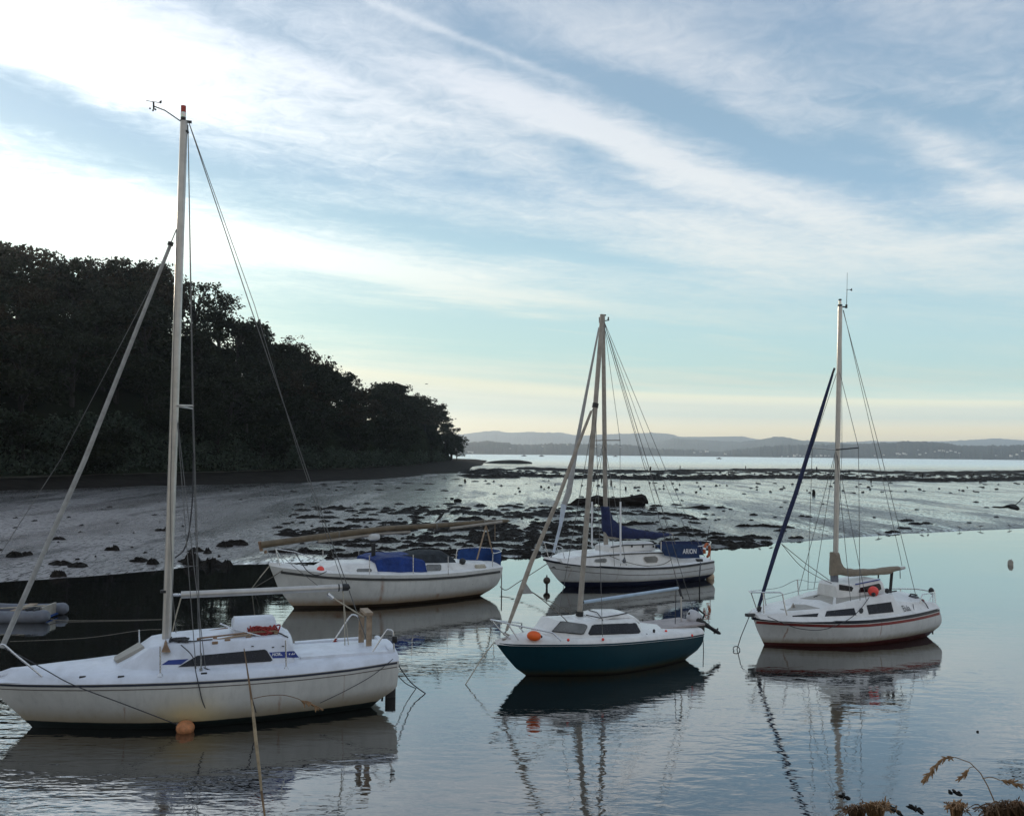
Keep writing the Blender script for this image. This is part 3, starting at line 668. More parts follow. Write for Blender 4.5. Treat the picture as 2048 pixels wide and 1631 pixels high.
for poly in ([(712.6, 1140.5), (714.5, 1137.4), (741, 1137), (743.6, 1140), (742, 1145), (714.5, 1145)], [(852, 1131), (854, 1128.6), (879.5, 1128.2), (882, 1131), (882, 1139), (879, 1141.4), (854, 1142)]):
    cx_, cy_ = np.mean([p[0] for p in poly]), np.mean([p[1] for p in poly])
    fr, n, _ = B.decal('cabin_window', gel, B.cv, [((p[0]-cx_)*1.14+cx_, (p[1]-cy_)*1.3+cy_) for p in poly], off=.014); B.decal('pane', glassg, B.cv, poly, off=.022, parent=fr)
B.decal('vent_plate', white, B.cv, [(750.5, 1135.5), (752.8, 1135.5), (752.8, 1143), (750.5, 1143)], off=.012)
t = B.cabin('tarpaulin', blue, [(752, 1110), (770, 1104), (797, 1101), (818, 1108), (826, 1117), (842, 1120)], [(752, 1121), (771, 1115), (797, 1113), (818, 1119), (830, 1124), (850, 1124)],
        [(752, .75, .9), (797, .82, 1.04), (850, .84, 1.06)], ytop=.4, parent=None, nx=24, zbot=lambda x: B.zs(x)-.01+.05*math.sin(x*9)); tag(t, 'bright blue tarpaulin draped over the middle of the boat with the lowered mast', 'tarpaulin')
t = B.cabin('tarpaulin', greytarp, [(806, 1104), (838, 1097), (873, 1098), (895, 1112), (911, 1120)], [(806, 1110), (838, 1109), (873, 1111), (895, 1118), (911, 1122)],
        [(806, .55, .7), (873, .6, .76), (911, .5, .7)], ytop=.35, parent=None, nx=24, zbot=lambda x: B.zs(x)+.22); tag(t, 'dark grey tarpaulin humped over the cockpit behind the blue one', 'tarpaulin')
MB().tube([B.P(745, 1122), B.P(745.5, 1086)], .045, 8).tube([B.P(749, 1120), B.P(749, 1086)], .035, 8).obj('radar_post', black, B.root)
rd = MB().ell(B.P(747.5, 1073), (.2, .2, .115), nu=18, nv=10, pw=.7).obj('radar_dome', drum, B.root); MB().tube([B.P(757, 1066), B.P(757.5, 1080)], .03, 6).obj('dome_strap', black, rd)
o = MB().tube([B.P(521, 1089.5), B.P(600, 1078.5), B.P(700, 1065), B.P(770, 1057), B.P(880, 1050), B.P(962, 1044), B.P(1016, 1041)], [.105, .1, .096, .092, .084, .072, .05], 12).obj('lowered_mast', mastwood); B.world(o); tag(o, 'long brown wooden mast laid fore and aft above the deck on supports', 'mast')
o2 = MB().tube([B.P(519, 1082), B.P(523, 1101)], .05, 8).tube([B.P(530, 1101), B.P(532, 1105)], .05, 6).obj('mast_heel', teak, o)
MB().tube([B.P(636, 1082), B.P(760, 1067), B.P(820, 1063)], .05, 8).obj('lashed_boom', alud, o)
MB().tube([B.P(900, 1056, -.1), B.P(1004, 1043, -.1)], .045, 8).obj('lashed_spar', alud, o)
for px, py in ((675, 1068), (870, 1052), (965, 1044)): MB().tube([B.P(px, py), B.P(px+3, py)], .112, 10).obj('lashing', rope, o)
mb = MB().tube([B.P(972, 1050), B.P(954, 1118, -.35)], .03, 6).tube([B.P(972, 1050), B.P(985, 1105, .35)], .03, 6).tube([B.P(990, 1047), B.P(990, 1080, .2)], .012, 5); mb.obj('mast_support', wood, B.root)
MB().tube([B.P(747, 1065), B.P(747, 1069)], .05, 6).obj('post_cradle', black, B.root)
q1 = [B.P(914, 1124, .95), B.P(916, 1101, .95), B.P(925, 1097, .95), B.P(950, 1095.5, .9), B.P(984, 1096, .75), B.P(984, 1122, .72)]
MB().slab(q1, (0, 1, 0), -.012, .012).obj('rail_dodger', bluec, B.root)
q2 = [B.P(984, 1097, .7), B.P(1002, 1101, -.3), B.P(1001, 1132, -.3), B.P(984, 1124, .7)]; n2 = np.cross(q2[1]-q2[0], q2[3]-q2[0])
MB().slab(q2, n2, -.012, .012).obj('rail_dodger', bluec, B.root)
q = [B.P(912, 1119, .95), B.P(914, 1102, .95), B.P(920, 1096.5, .95), B.P(950, 1094.5, .92), B.P(984, 1096, .75), B.P(1003, 1101, -.3), B.P(990, 1106, -.72), B.P(986, 1107, -.72), B.P(985, 1136, -.74)]
MB().tube(q, .016, 8, True).obj('pushpit', steel, B.root)
for px, y0, y1, y in ((826.5, 1109, 1152, -1.2), (739, 1110, 1151, -1.16), (896.5, 1112, 1149, -1.18), (933, 1097, 1120, .95), (646, 1098, 1132, .85), (718, 1100, 1122, 1.05)):
    B.line('stanchion', [B.P(px, y0, y), B.P(px, y1, y)], .014, steel, 6)
mb = MB().tube([B.P(549, 1098, .05), B.P(551, 1097, -.2), B.P(590, 1103, -.55), B.P(632, 1119, -.86)], .015, 8).tube([B.P(532, 1098), B.P(550, 1130, .1)], .013, 6).tube([B.P(551, 1097, -.2), B.P(560, 1130, -.3)], .014, 6).tube([B.P(551, 1097, .1), B.P(571, 1130, .3)], .013, 6); mb.obj('pulpit', steel, B.root)
B.line('rail_strap', [B.P(589, 1102, -.5), B.P(600, 1120, -.8), B.P(612, 1138, -.95), B.P(624, 1147, -1.05), B.P(637, 1149, -1.05), B.P(653, 1142, -1.0)], .014, roped, smooth=True)
MB().box(B.P(596, 1133), (.5, .3, .12)).tube([B.P(585, 1134), B.P(592, 1128), B.P(600, 1134)], .04, 6).obj('anchor_windlass', black, B.root)
MB().ell(B.P(925, 1122, -.7), (.12, .1, .1), nu=10, nv=6, jag=.1).obj('sheet_winch', black, B.root)
o = empty('fender', B.wor(B.P(641, 1139, -.55)), B.a, 'small bright red ball fender on the foredeck of the boat with the lowered mast', 'fender')
MB().ell((0, 0, 0), .115, nu=14, nv=10).obj('fender_body', coral, o); MB().tube([(0, 0, .1), (0, 0, .15)], .025, 6).obj('fender_eye', white, o)
o = empty('fender', B.wor(B.P(960, 1134, -.78)), B.a, 'dirty beige cylinder fender lying on the aft deck beside the blue rail cloths', 'fender')
MB().tube([(-.19, 0, 0), (-.16, 0, 0), (.16, 0, 0), (.19, 0, 0)], [.05, .1, .1, .05], 12).obj('fender_body', ropel, o); MB().tube([(.19, 0, 0), (.23, 0, 0)], .02, 6).obj('fender_eye', black, o)
MB().tube([B.P(944, 1166.5, -.95), B.P(946, 1166.5, -.99)], .03, 8).obj('skin_fitting', black, B.root)
W = B.wor
wrope([W(B.P(538, 1132)), W(B.P(520, 1154)), ground(503, 1177)], .016, ropel, 'straight pale mooring rope from the bow tip of the boat with the lowered mast', False)
wrope([W(B.P(565, 1140, -.4)), W(B.P(545, 1153)), ground(506, 1176)], .012, rope, 'thinner mooring rope from the bow deck of the boat with the lowered mast', False)
wrope([W(B.P(1003, 1146)), ground(1003, 1182, .3), ground(1003, 1192)], .018, rope, 'stern mooring rope of the boat with the lowered mast dropping to the water', False)
B3 = B

# ---- white boat with navy sail cover ---------------------------------------------------------
B = Boat('sailing_boat', (1131, 1173), 29, 'white sailing boat with navy sail cover and ARION lettered on its blue cockpit cloth', 'sailing boat')
h4 = hullmat('hull_white_navy', (.6, .61, .6), (.01, .013, .035), .2, .12, (.3, .27, .2), .5, rust=[(B.P(1240, 1150, -1.2)[0], .2, .8, .03), (B.P(1160, 1145, -1.)[0], .2, .7, .03), (B.P(1350, 1145, -1.2)[0], .25, .75, .03)])
B.hull([(1087.5, 1116), (1094, 1127), (1102, 1142), (1115, 1158.5), (1131, 1173)], [(1087.5, 1116.5), (1110, 1121.5), (1135, 1125), (1163, 1128), (1213, 1131.5), (1250, 1133.8), (1290, 1134.3), (1340, 1132.5), (1377, 1128.5), (1405, 1124.5), (1426, 1121)],
       [(1426.5, 1122), (1426.5, 1138), (1422, 1146), (1410, 1153)], 1.25, h4, tm=.52, tr=.66, bp=2.2)
B.deck(gel, e=.12, h=.03, camber=.07)
B.band('rubbing_strake', stripek, .004, .07, .0, .999, out=.035); B.band('hull_stripe', stripeb, .26, .02, .03, .99)
B.cabin('coachroof', gel, [(1122, 1114), (1152, 1107), (1157, 1100), (1180, 1098), (1215, 1098), (1270, 1097), (1310, 1096.5), (1328, 1099), (1345, 1108), (1400, 1114)],
        [(1122, 1117), (1150, 1114.5), (1158, 1112), (1172, 1112), (1260, 1105), (1327, 1103), (1340, 1110), (1352, 1116), (1400, 1117)],
        [(1122, .4, .52), (1150, .62, .8), (1172, .78, .95), (1260, .88, 1.02), (1327, .86, 1.0), (1400, .72, .86)], ytop=.5, store='cv', nx=40)
B.cabin('doghouse', gel, [(1217, 1089), (1226, 1083.5), (1250, 1080), (1306, 1079.5), (1310, 1082)], [(1217, 1093), (1226, 1090), (1250, 1088), (1306, 1086), (1310, 1088)], [(1217, .42, .46), (1250, .5, .52), (1310, .5, .52)], ytop=.5, store='dv2', zbot=lambda x: B.P(1217, 1101, -.4)[2]-.05)
B.line('roof_trim', [B.P(1222, 1093.5, -.5), B.P(1250, 1089.5, -.53), B.P(1310, 1087.3, -.53)], .022, stripeg); B.line('roof_trim', [B.P(1171, 1113.6, -.8), B.P(1215, 1109.5, -.88), B.P(1260, 1106.6, -.91), B.P(1327, 1104.4, -.89)], .022, stripeg)
for px in (1264, 1286, 1307): MB().box(B.P(px, 1092 if px > 1270 else 1091.5, -.53), (.05, .02, .08)).obj('hatch_catch', black, B.root)
for poly in ([(1189, 1120.5), (1191, 1118), (1208, 1116.3), (1212, 1117.5), (1212.6, 1122), (1210, 1124.3), (1193, 1124), (1189.5, 1122.5)], [(1287, 1116), (1289.5, 1113), (1309, 1111.7), (1314, 1114.5), (1315, 1119.5), (1312.5, 1124), (1294, 1125), (1289, 1121)]):
    cx_, cy_ = np.mean([p[0] for p in poly]), np.mean([p[1] for p in poly])
    fr, n, _ = B.decal('cabin_window', alu, B.cv, [((p[0]-cx_)*1.12+cx_, (p[1]-cy_)*1.18+cy_) for p in poly], off=.014); B.decal('pane', glassg, B.cv, poly, off=.022, parent=fr)
dpoly = [(1310, 1089), (1323, 1088), (1360, 1087.7), (1394, 1088), (1397, 1102), (1399, 1115.4), (1360, 1116), (1345, 1113), (1329, 1110), (1326, 1103.6)]
P = [B.P(p[0], p[1], -1.02) for p in dpoly]
dg_ = MB().slab(P, (0, 1, 0), -.014, .014).obj('cockpit_dodger', bluec, B.root, smooth=False); dg_.data.materials[0] = mat('faded_navy_canvas', (.014, .035, .1), .85, var=.4, vs=3, bump=.6, bs_=20)
dbv = BVHTree.FromPolygons([Vector(p)+Vector((0, -.014, 0)) for p in P], [tuple(range(len(P)))])
B.lettering('ARION', white, dbv, (1365, 1107), (1392.5, 1106.6), 10, dg_, bold=.02, off=.006)
far = [B.P(p[0]+8, p[1]-6, .95) for p in dpoly]; MB().slab(far, (0, 1, 0), -.014, .014).obj('cockpit_dodger', navy, B.root, smooth=False)
mb_, mt = B.P(1212, 1101), B.P(1206, 629)
mast = MB().tube([mb_, (mb_+mt)/2, mt], [.085, .082, .07], 12).obj('mast', alud, B.root)
mb = MB().tube([B.P(1199, 643), B.P(1218, 640)], .02, 6).tube([B.P(1199, 646), B.P(1198.5, 634)], .02, 6).tube([B.P(1216, 641), B.P(1217, 634)], .03, 6).box(B.P(1206, 630), (.2, .1, .05)); mb.obj('masthead_fitting', black, mast)
sp0 = B.P(1208, 880); spn = B.P(1240, 880, -.95); spf = np.array([spn[0], .95, spn[2]])
MB().tube([sp0, spn], .022, 6).obj('spreader', alud, mast); MB().tube([sp0, spf], .022, 6).obj('spreader', alud, mast)
qn = B.P(1241, 1131, -1.22); qf = np.array([qn[0], 1.22, qn[2]])
for a, q in ((spn, qn), (spf, qf)):
    B.line('shroud', [B.P(1207, 640), a, q], .009, wire)
    B.line('shroud', [sp0, q+np.array([.25, 0, 0])], .009, wire); B.line('shroud', [sp0, q+np.array([-.25, 0, 0])], .009, wire)
B.line('shroud_cover', [B.P(1241, 1003, -1.1), B.P(1241, 1126, -1.22)], .032, white, 8)
q = B.P(1184, 1094, .9); B.line('shroud_cover', [B.P(1184, 1003, .9), q], .032, white, 8)
B.line('furled_sail', [B.P(1198, 655), B.P(1172, 790), B.P(1155, 880), B.P(1137, 985), B.P(1128, 1010)], [.03, .055, .075, .11, .105], furl, 8)
B.line('furled_sail', [B.P(1128, 1008), B.P(1121, 1050), B.P(1107, 1104)], [.105, .06, .045], furlb, 8); B.line('forestay', [B.P(1204, 636), B.P(1198, 656)], .012, wire); B.line('forestay', [B.P(1107, 1102), B.P(1101, 1116)], .02, wire)
B.cover('sail_cover', navy, [(1203.5, 1012), (1216, 1012), (1219, 1022), (1224, 1037), (1240, 1049), (1262, 1056), (1300, 1062), (1340, 1066), (1342, 1070), (1312, 1077), (1275, 1077), (1239, 1077), (1212, 1071), (1206, 1060)], .15)
B.line('boom', [B.P(1212, 1074), B.P(1262, 1075), B.P(1345, 1068)], .06, alud, 8)
B.line('backstay', [B.P(1208, 642), B.P(1330, 936), B.P(1413, 1122)], .0095, wire); B.line('topping_lift', [B.P(1209, 644), B.P(1283, 906), B.P(1343, 1067)], .008, wire); B.line('backstay', [B.P(1208, 646), B.P(1300, 900), B.P(1400, 1122, .5)], .0085, wire)
B.line('mainsheet', [B.P(1346, 1069), B.P(1351, 1090), B.P(1354, 1112)], .012, rope)
mb = MB().tube([B.P(1080, 1082, 0), B.P(1092, 1084, -.3), B.P(1124, 1094, -.6), B.P(1129, 1116, -.72)], .016, 6).tube([B.P(1088, 1083, -.2), B.P(1098, 1117, -.3)], .014, 6).tube([B.P(1081, 1082), B.P(1110, 1086, .5), B.P(1122, 1113, .6)], .014, 6); mb.obj('pulpit', steel, B.root)
mb = MB().tube([B.P(1396, 1092, -.95), B.P(1412, 1090, -.9), B.P(1421, 1086, -.5), B.P(1418, 1082, .3), B.P(1390, 1080, .9)], .016, 8, True).tube([B.P(1420.5, 1088, -.7), B.P(1420.5, 1120, -.75)], .018, 6); mb.obj('pushpit', steel, B.root)
B.line('flag_staff', [B.P(1413, 1086), B.P(1419, 1052)], .014, black); B.line('stanchion', [B.P(1322, 1082, -1.1), B.P(1322, 1102, -1.1)], .016, steel); B.line('stanchion', [B.P(1197, 1085, .9), B.P(1197, 1100, .9)], .016, steel)
pts = [B.P(1409, 1092, -.9)]
hs = []
for i in range(15):
    a = R(205-i*290/14); c = B.P(1414, 1100, -.95); hs.append(c+np.array([.17*math.cos(a), .05*math.cos(a), .24*math.sin(a)]))
o = B.world(MB().tube(hs, .05, 8).obj('lifebuoy', mat('orange_lifebuoy', (.42, .1, .03), .7, var=.3))); tag(o, 'orange horseshoe lifebuoy on the stern rail of the navy sail boat', 'lifebuoy')
MB().tube([hs[7]-np.array([.03, 0, 0]), hs[7]+np.array([.03, 0, 0])], .056, 8).obj('white_band', white, o)
MB().tube([hs[2]-np.array([.02, 0, .03]), hs[2]+np.array([.02, 0, .03])], .056, 8).obj('white_band', white, o)
o = empty('fender', B.wor(B.P(1420, 1153, -.55)), B.a, 'pale orange stained ball fender at the waterline under the navy sail boat stern', 'fender')
MB().ell((0, 0, 0), .17, nu=14, nv=10).obj('fender_body', mat('stained_white_fender', (.5, .38, .26), .6, var=.35, vs=9, grime=.5, grimecol=(.3, .13, .05)), o); MB().tube([(0, 0, .15), (0, 0, .24)], .03, 6).obj('fender_eye', black, o)
o = empty('fender', B.wor(B.P(1248.5, 1121, -1.1)), B.a, 'small grey fender hanging between the cabin windows of the navy sail boat', 'fender')
MB().ell((0, 0, 0), (.065, .065, .085), nu=10, nv=8).obj('fender_body', greyhyp, o); MB().tube([(0, 0, .08), (0, 0, .13)], .018, 6).obj('fender_eye', black, o)
MB().slab([B.P(1139, 1119, -.2), B.P(1150, 1109, -.2), B.P(1153, 1112, -.2), B.P(1149, 1120, -.2)], (0, 1, 0), -.05, .05).obj('anchor', mat('rusty_anchor', (.16, .09, .05), .8, var=.3), B.root)
MB().box(B.P(1398, 1120, -.8), (.25, .2, .12), bev=.03).obj('deck_locker', black, B.root)
B.line('grab_line', [B.P(1220, 1111, -1.0), B.P(1248, 1122, -1.1), B.P(1290, 1131, -1.15), B.P(1325, 1128, -1.1), B.P(1343, 1118, -1.05)], .013, rope, smooth=True)
for poly in ([(1103, 1133.5), (1108, 1132), (1113, 1137), (1110, 1135.5)], ): B.decal('bow_emblem', black, B.hv, poly, off=.006)
B.decal('bow_mark', rope, B.hv, [(1130, 1132.5), (1141, 1133.5), (1141, 1135), (1130, 1134)], off=.005)
W = B.wor; bowA = W(B.P(1094, 1127))
wrope([W(B.P(1401, 1125, -1.0)), ground(1399, 1150, .5), ground(1399, 1162)], .022, roped, 'dark stern rope of the boat with the navy sail cover dropping to the water', False)
wrope([B3.wor(B3.P(1000, 1172)), ground(1012, 1179, .12), ground(1035, 1165, .3), bowA], .015, rope, 'mooring rope stretched from the lowered mast boat to the navy sail boat bow')
B4 = B

# ---- white boat with red stripe ---------------------------------------------------------------
B = Boat('sailing_boat', (1528, 1289), 22.5, 'white sailing boat with red side stripe, beige sail cover and navy furled foresail', 'sailing boat')
h5 = hullmat('hull_white_red', (.6, .6, .58), (.06, .01, .008), .07, .18, (.2, .15, .07), .75, slope=.02, rust=[(B.P(1600, 1265, -.9)[0], .1, .5, .03), (B.P(1760, 1255, -1.1)[0], .15, .65, .03)])
B.hull([(1500, 1230), (1506, 1236), (1514, 1259), (1528.5, 1289.5)], [(1500, 1231.5), (1515, 1234), (1579, 1238), (1645, 1240.2), (1700, 1240.4), (1740, 1238.6), (1777, 1234.8), (1824, 1227.8), (1875, 1216)],
       [(1876, 1217), (1877, 1231), (1875.5, 1242), (1869, 1249.5), (1855, 1260)], 1.16, h5, tm=.54, tr=.68, bp=2.2)
B.deck(gel, e=.1, h=.05, camber=.08)
B.band('hull_stripe', stripek, .004, .075, .012, .999, out=.012); B.band('hull_stripe', striper, .105, .065, .03, .998, out=.006)
B.cabin('coachroof', gel, [(1512, 1228), (1530, 1222), (1568, 1211), (1585, 1203), (1592, 1196), (1601, 1193), (1657, 1181), (1700, 1182), (1745, 1180), (1779, 1178), (1790, 1190), (1798, 1199), (1824, 1203), (1873, 1199)],
        [(1515, 1229), (1545, 1227), (1590, 1223), (1643, 1216), (1700, 1201), (1730, 1195.5), (1776, 1186.5), (1785, 1188), (1790, 1198), (1797, 1204), (1824, 1208), (1872, 1205)],
        [(1515, .14, .25), (1545, .4, .58), (1590, .6, .86), (1643, .7, 1.0), (1700, .78, 1.08), (1776, .84, 1.1), (1824, .84, 1.02), (1872, .68, .82)], ytop=.55, store='cv', nx=44)
B.decal('roof_panel', nonskid, B.cv, [(1600, 1196.5), (1655, 1183), (1667, 1195), (1665, 1208), (1640, 1199)], off=.006); B.decal('roof_panel', nonskid, B.cv, [(1672, 1207), (1672, 1190), (1735, 1189), (1768, 1186.5), (1728, 1194), (1690, 1202)], off=.006)
B.decal('roof_panel', nonskid, B.cv, [(1572, 1221), (1590, 1208), (1610, 1208.5), (1640, 1216)], off=.006)
B.cabin('doghouse', gel, [(1672, 1170), (1677, 1162), (1700, 1157), (1742, 1152), (1757, 1155), (1763, 1160), (1770, 1180)], [(1672, 1172), (1677, 1166), (1711, 1168), (1735, 1163), (1760, 1158), (1765, 1163), (1771, 1183)],
        [(1672, .32, .4), (1711, .46, .56), (1771, .48, .58)], ytop=.55, store='dv2', zbot=lambda x: B.P(1700, 1193, -.55)[2]-.12, nx=24)
B.line('roof_trim', [B.P(1711, 1168, -.5), B.P(1735, 1163.2, -.51), B.P(1760, 1158, -.51)], .016, bluep)
for poly in ([(1678, 1168), (1703, 1172), (1706.5, 1175), (1703.4, 1182), (1678, 1179)], [(1718, 1179), (1720, 1174.5), (1757, 1166), (1760.5, 1168), (1762.5, 1177), (1757, 1181), (1717.4, 1184.4)]): B.decal('doghouse_window', glass, B.dv2, poly, off=.008)
for poly in ([(1584, 1230.8), (1637, 1226), (1634.5, 1232.8), (1586, 1232.6)], [(1653, 1221.6), (1680, 1218.5), (1708, 1215.5), (1712.5, 1229.5), (1680, 1231), (1649.6, 1232)], [(1733, 1209.6), (1782, 1203), (1787, 1223.2), (1737.5, 1228)]):
    B.decal('side_window', glass, B.cv, poly, off=.009)
B.decal('porthole', black, B.cv, [(1722+4.2*math.cos(a), 1220.7+5.6*math.sin(a)) for a in np.linspace(0, 2*math.pi, 15)[:-1]], off=.014, sub=1)
B.lettering('Elula', black, B.cv, (1808.5, 1222.5), (1822, 1220.5), 9.5, B.root, shear=.15)
mb_, mt = B.P(1670, 1187), B.P(1680.3, 612)
mast = MB().tube([mb_, (mb_+mt)/2, mt], [.068, .066, .058], 12).obj('mast', alu, B.root)
MB().tube([mb_, B.P(1668.5, 1150)], .1, 8).obj('mast_collar', greyhyp, mast)
MB().tube([B.P(1680, 611), B.P(1680, 599)], .036, 10).obj('light_lens', lens, mast); MB().tube([B.P(1680, 613), B.P(1680, 609)], .06, 8).tube([B.P(1680, 601), B.P(1680, 598)], .04, 8).obj('light_base', black, mast)
wv = MB().tube([B.P(1678, 613), B.P(1693, 614)], .02, 6).tube([B.P(1692.5, 616), B.P(1692.8, 609)], .03, 6).tube([B.P(1693, 610), B.P(1694, 580)], .008, 5).tube([B.P(1693, 579), B.P(1704, 579)], .007, 5).slab([B.P(1700, 580), B.P(1704, 576), B.P(1704, 582)], (0, 1, 0), -.004, .004).tube([B.P(1694, 580), B.P(1694.5, 545)], .005, 5); wv.obj('wind_vane', black, mast)
B.line('furled_sail', [B.P(1665, 748), B.P(1640, 830), B.P(1592, 985), B.P(1552, 1100), B.P(1518, 1211)], [.03, .05, .055, .055, .04], navyl, 8); B.line('furler_head', [B.P(1669, 736), B.P(1664, 750)], .03, black)
MB().tube([B.P(1519.5, 1212), B.P(1517, 1221)], .055, 10).tube([B.P(1517, 1221), B.P(1513, 1229)], .02, 6).obj('furler_drum', black, B.root)
sp0 = B.P(1672, 899); spn = B.P(1717, 895, -.85); spf = np.array([spn[0], .85, spn[2]])
MB().tube([sp0, spn], .018, 6).obj('spreader', black, mast); MB().tube([sp0, spf], .018, 6).obj('spreader', alu, mast)
qn = B.P(1720, 1200, -.95); qf = np.array([qn[0], .95, qn[2]])
for a, q in ((spn, qn), (spf, qf)):
    B.line('shroud', [B.P(1677, 735), a, q], .0075, wire); B.line('shroud', [sp0, q+np.array([.2, 0, 0])], .0075, wire); B.line('shroud', [sp0, q+np.array([-.3, 0, 0])], .0075, wire)
B.cover('sail_cover', beige, [(1663.8, 1103), (1674.4, 1103), (1677, 1112), (1679, 1122), (1684, 1131), (1691, 1136), (1718, 1137), (1745, 1136.5), (1775, 1133), (1796, 1131.4), (1797, 1138), (1777, 1147.5), (1745, 1150), (1720, 1151), (1700, 1152.5), (1680, 1149), (1662.6, 1151), (1661.5, 1140.8)], .13)
B.line('boom', [B.P(1670, 1145), B.P(1797, 1137), B.P(1809, 1134.5)], [.04, .05, .04], alu, 8); B.line('crutch_pole', [B.P(1784, 1141), B.P(1780, 1187)], .04, black)
B.line('cover_tie', [B.P(1757, 1147), B.P(1756.5, 1156)], .02, black); B.line('rope_end', [B.P(1800, 1140), B.P(1800.5, 1156)], .01, roped)
B.line('topping_lift', [B.P(1687, 620), B.P(1800, 1110), B.P(1804, 1131)], .007, wire); B.line('backstay', [B.P(1686, 620), B.P(1760, 900), B.P(1812, 1110), B.P(1834, 1200)], .008, wire)
B.line('halyard', [B.P(1683, 640), B.P(1684, 900), B.P(1675, 1105)], .006, wire)
B.line('furling_line', [B.P(1563, 1087), B.P(1610, 1125, .2), B.P(1655, 1157, .3), B.P(1668, 1166, .3)], .009, rope); B.line('furling_line', [B.P(1563, 1087), B.P(1600, 1130, -.2), B.P(1640, 1155, -.2), B.P(1664, 1166, -.1)], .009, rope, smooth=True)
mb = MB().tube([B.P(1497, 1181.5, 0), B.P(1502, 1184, -.12), B.P(1530, 1184, -.35), B.P(1561, 1184, -.6), B.P(1565, 1187, -.62), B.P(1570, 1215, -.68), B.P(1574, 1230, -.7)], .016, 8)
mb.tube([B.P(1497, 1181.5, 0), B.P(1522, 1179, .4), B.P(1527, 1180, .45), B.P(1533.5, 1219, .45)], .015, 8).tube([B.P(1502, 1184, -.1), B.P(1513, 1216, -.08)], .014, 6).tube([B.P(1526.5, 1184, -.3), B.P(1527.5, 1226, -.32)], .014, 6); mb.obj('pulpit', steel, B.root)
B.line('stanchion', [B.P(1594.8, 1158, .9), B.P(1597.5, 1194, .85)], .016, steel); B.line('stanchion', [B.P(1656, 1163, 1.0), B.P(1656, 1183, .98)], .014, steel)
B.line('life_line', [B.P(1524, 1179, .42), B.P(1560, 1174, .7), B.P(1594.5, 1159, .9), B.P(1625, 1164, .95), B.P(1656, 1163, 1.0), B.P(1770, 1176, 1.0)], .006, wire, smooth=True); B.line('life_line', [B.P(1530, 1198, .44), B.P(1596, 1181, .87), B.P(1656, 1173, 1.0)], .006, wire)
mb = MB().tube([B.P(1768, 1177, .95), B.P(1800, 1176.5, .95), B.P(1832, 1177, .85), B.P(1858, 1181, .6), B.P(1869, 1182, .2), B.P(1868, 1184, -.3), B.P(1862, 1185, -.6), B.P(1845, 1188, -.78), B.P(1841.5, 1197, -.8), B.P(1840, 1206, -.8)], .016, 8)
for a, b in (((1801, 1177, .95), (1801, 1196, .92)), ((1866, 1184, -.4), (1866, 1206, -.5)), ((1869, 1180, .1), (1871, 1205, 0)), ((1866, 1185, -.3), (1858, 1203, -.4))): mb.tube([B.P(*a), B.P(*b)], .015, 6)
mb.obj('pushpit', steel, B.root); MB().ell(B.P(1862.5, 1181, .3), (.09, .07, .09), nu=10, nv=6, jag=.08).obj('horseshoe_bag', black, B.root)
q = B.P(1826, 1199, -.45)
ob = MB().ell(q, (.2, .13, .12), nu=14, nv=8, pw=.75).obj('outboard_motor', mat('dark_grey_cover', (.07, .07, .075), .5, var=.3), B.root)
MB().tube([q+np.array([-.16, 0, 0]), q+np.array([-.3, 0, -.03])], [.07, .05], 8).tube([B.P(1816, 1195, -.45), B.P(1822, 1187, -.45), B.P(1834, 1189, -.45)], .02, 6).obj('motor_leg', black, ob)
o = empty('fender', B.wor(B.P(1843, 1204, -.55)), B.a, 'small red and white float on the stern deck of the boat with the red stripe', 'float'); MB().ell((.03, 0, 0), (.07, .06, .09), nu=10, nv=8).obj('float_body', mat('dull_red_float', (.22, .05, .06), .6), o); MB().ell((-.04, -.01, 0), (.03, .05, .08), nu=8, nv=6).obj('float_band', white, o)
o = empty('fender', B.wor(B.P(1746.7, 1182, -.72)), B.a, 'round coral red fender with black end by the cabin of the red striped boat', 'fender')
MB().ell((0, 0, 0), .13, nu=18, nv=12).obj('fender_body', coral, o); MB().tube([(-.07, -.075, -.055), (-.105, -.105, -.075)], [.06, .04], 8).obj('fender_eye', black, o)
MB().ell(B.P(1774, 1181, -.7), (.06, .05, .07), nu=8, nv=6).tube([B.P(1774, 1184, -.7), B.P(1793, 1181, -.7)], .018, 6).obj('sheet_winch', black, B.root)
MB().box(B.P(1575, 1219, -.2), (.34, .14, .05)).tube([B.P(1582, 1219, -.2), B.P(1587, 1207, -.2), B.P(1590, 1217, -.25)], .035, 6).obj('anchor', alud, B.root)
MB().box(B.P(1500, 1229), (.22, .12, .07)).obj('bow_roller', stripeg, B.root)
B.line('rope_heap', [B.P(1628, 1193, .1), B.P(1640, 1190, .2), B.P(1655, 1191, .1), B.P(1642, 1195, 0), B.P(1632, 1192, .15), B.P(1650, 1193, .1)], .014, roped, smooth=True)
B.line('stern_line', [B.P(1840, 1196, -.7), B.P(1851, 1206, -.8), B.P(1857, 1216, -.86)], .012, roped); B.line('deck_tie', [B.P(1826, 1207, -.85), B.P(1828, 1220, -.95)], .008, roped)
B.line('rudder_rod', [B.P(1865, 1252), B.P(1866, 1266)], .02, black)
W = B.wor
wrope([W(B.P(1738, 1194, -.8)), W(B.P(1722, 1216, -1.0)), W(B.P(1700, 1236, -1.15)), W(B.P(1668, 1252, -1.14)), W(B.P(1640, 1259, -1.1)), W(B.P(1610, 1258, -1.0)), W(B.P(1580, 1251, -.8)), W(B.P(1535, 1232, -.4))], .0085, roped, 'dark rope looping along the side of the boat with the red stripe')
wrope([W(B.P(1499, 1231)), ground(1482, 1272, .35), ground(1474, 1298)], .011, roped, 'bow mooring rope of the boat with the red stripe', False)
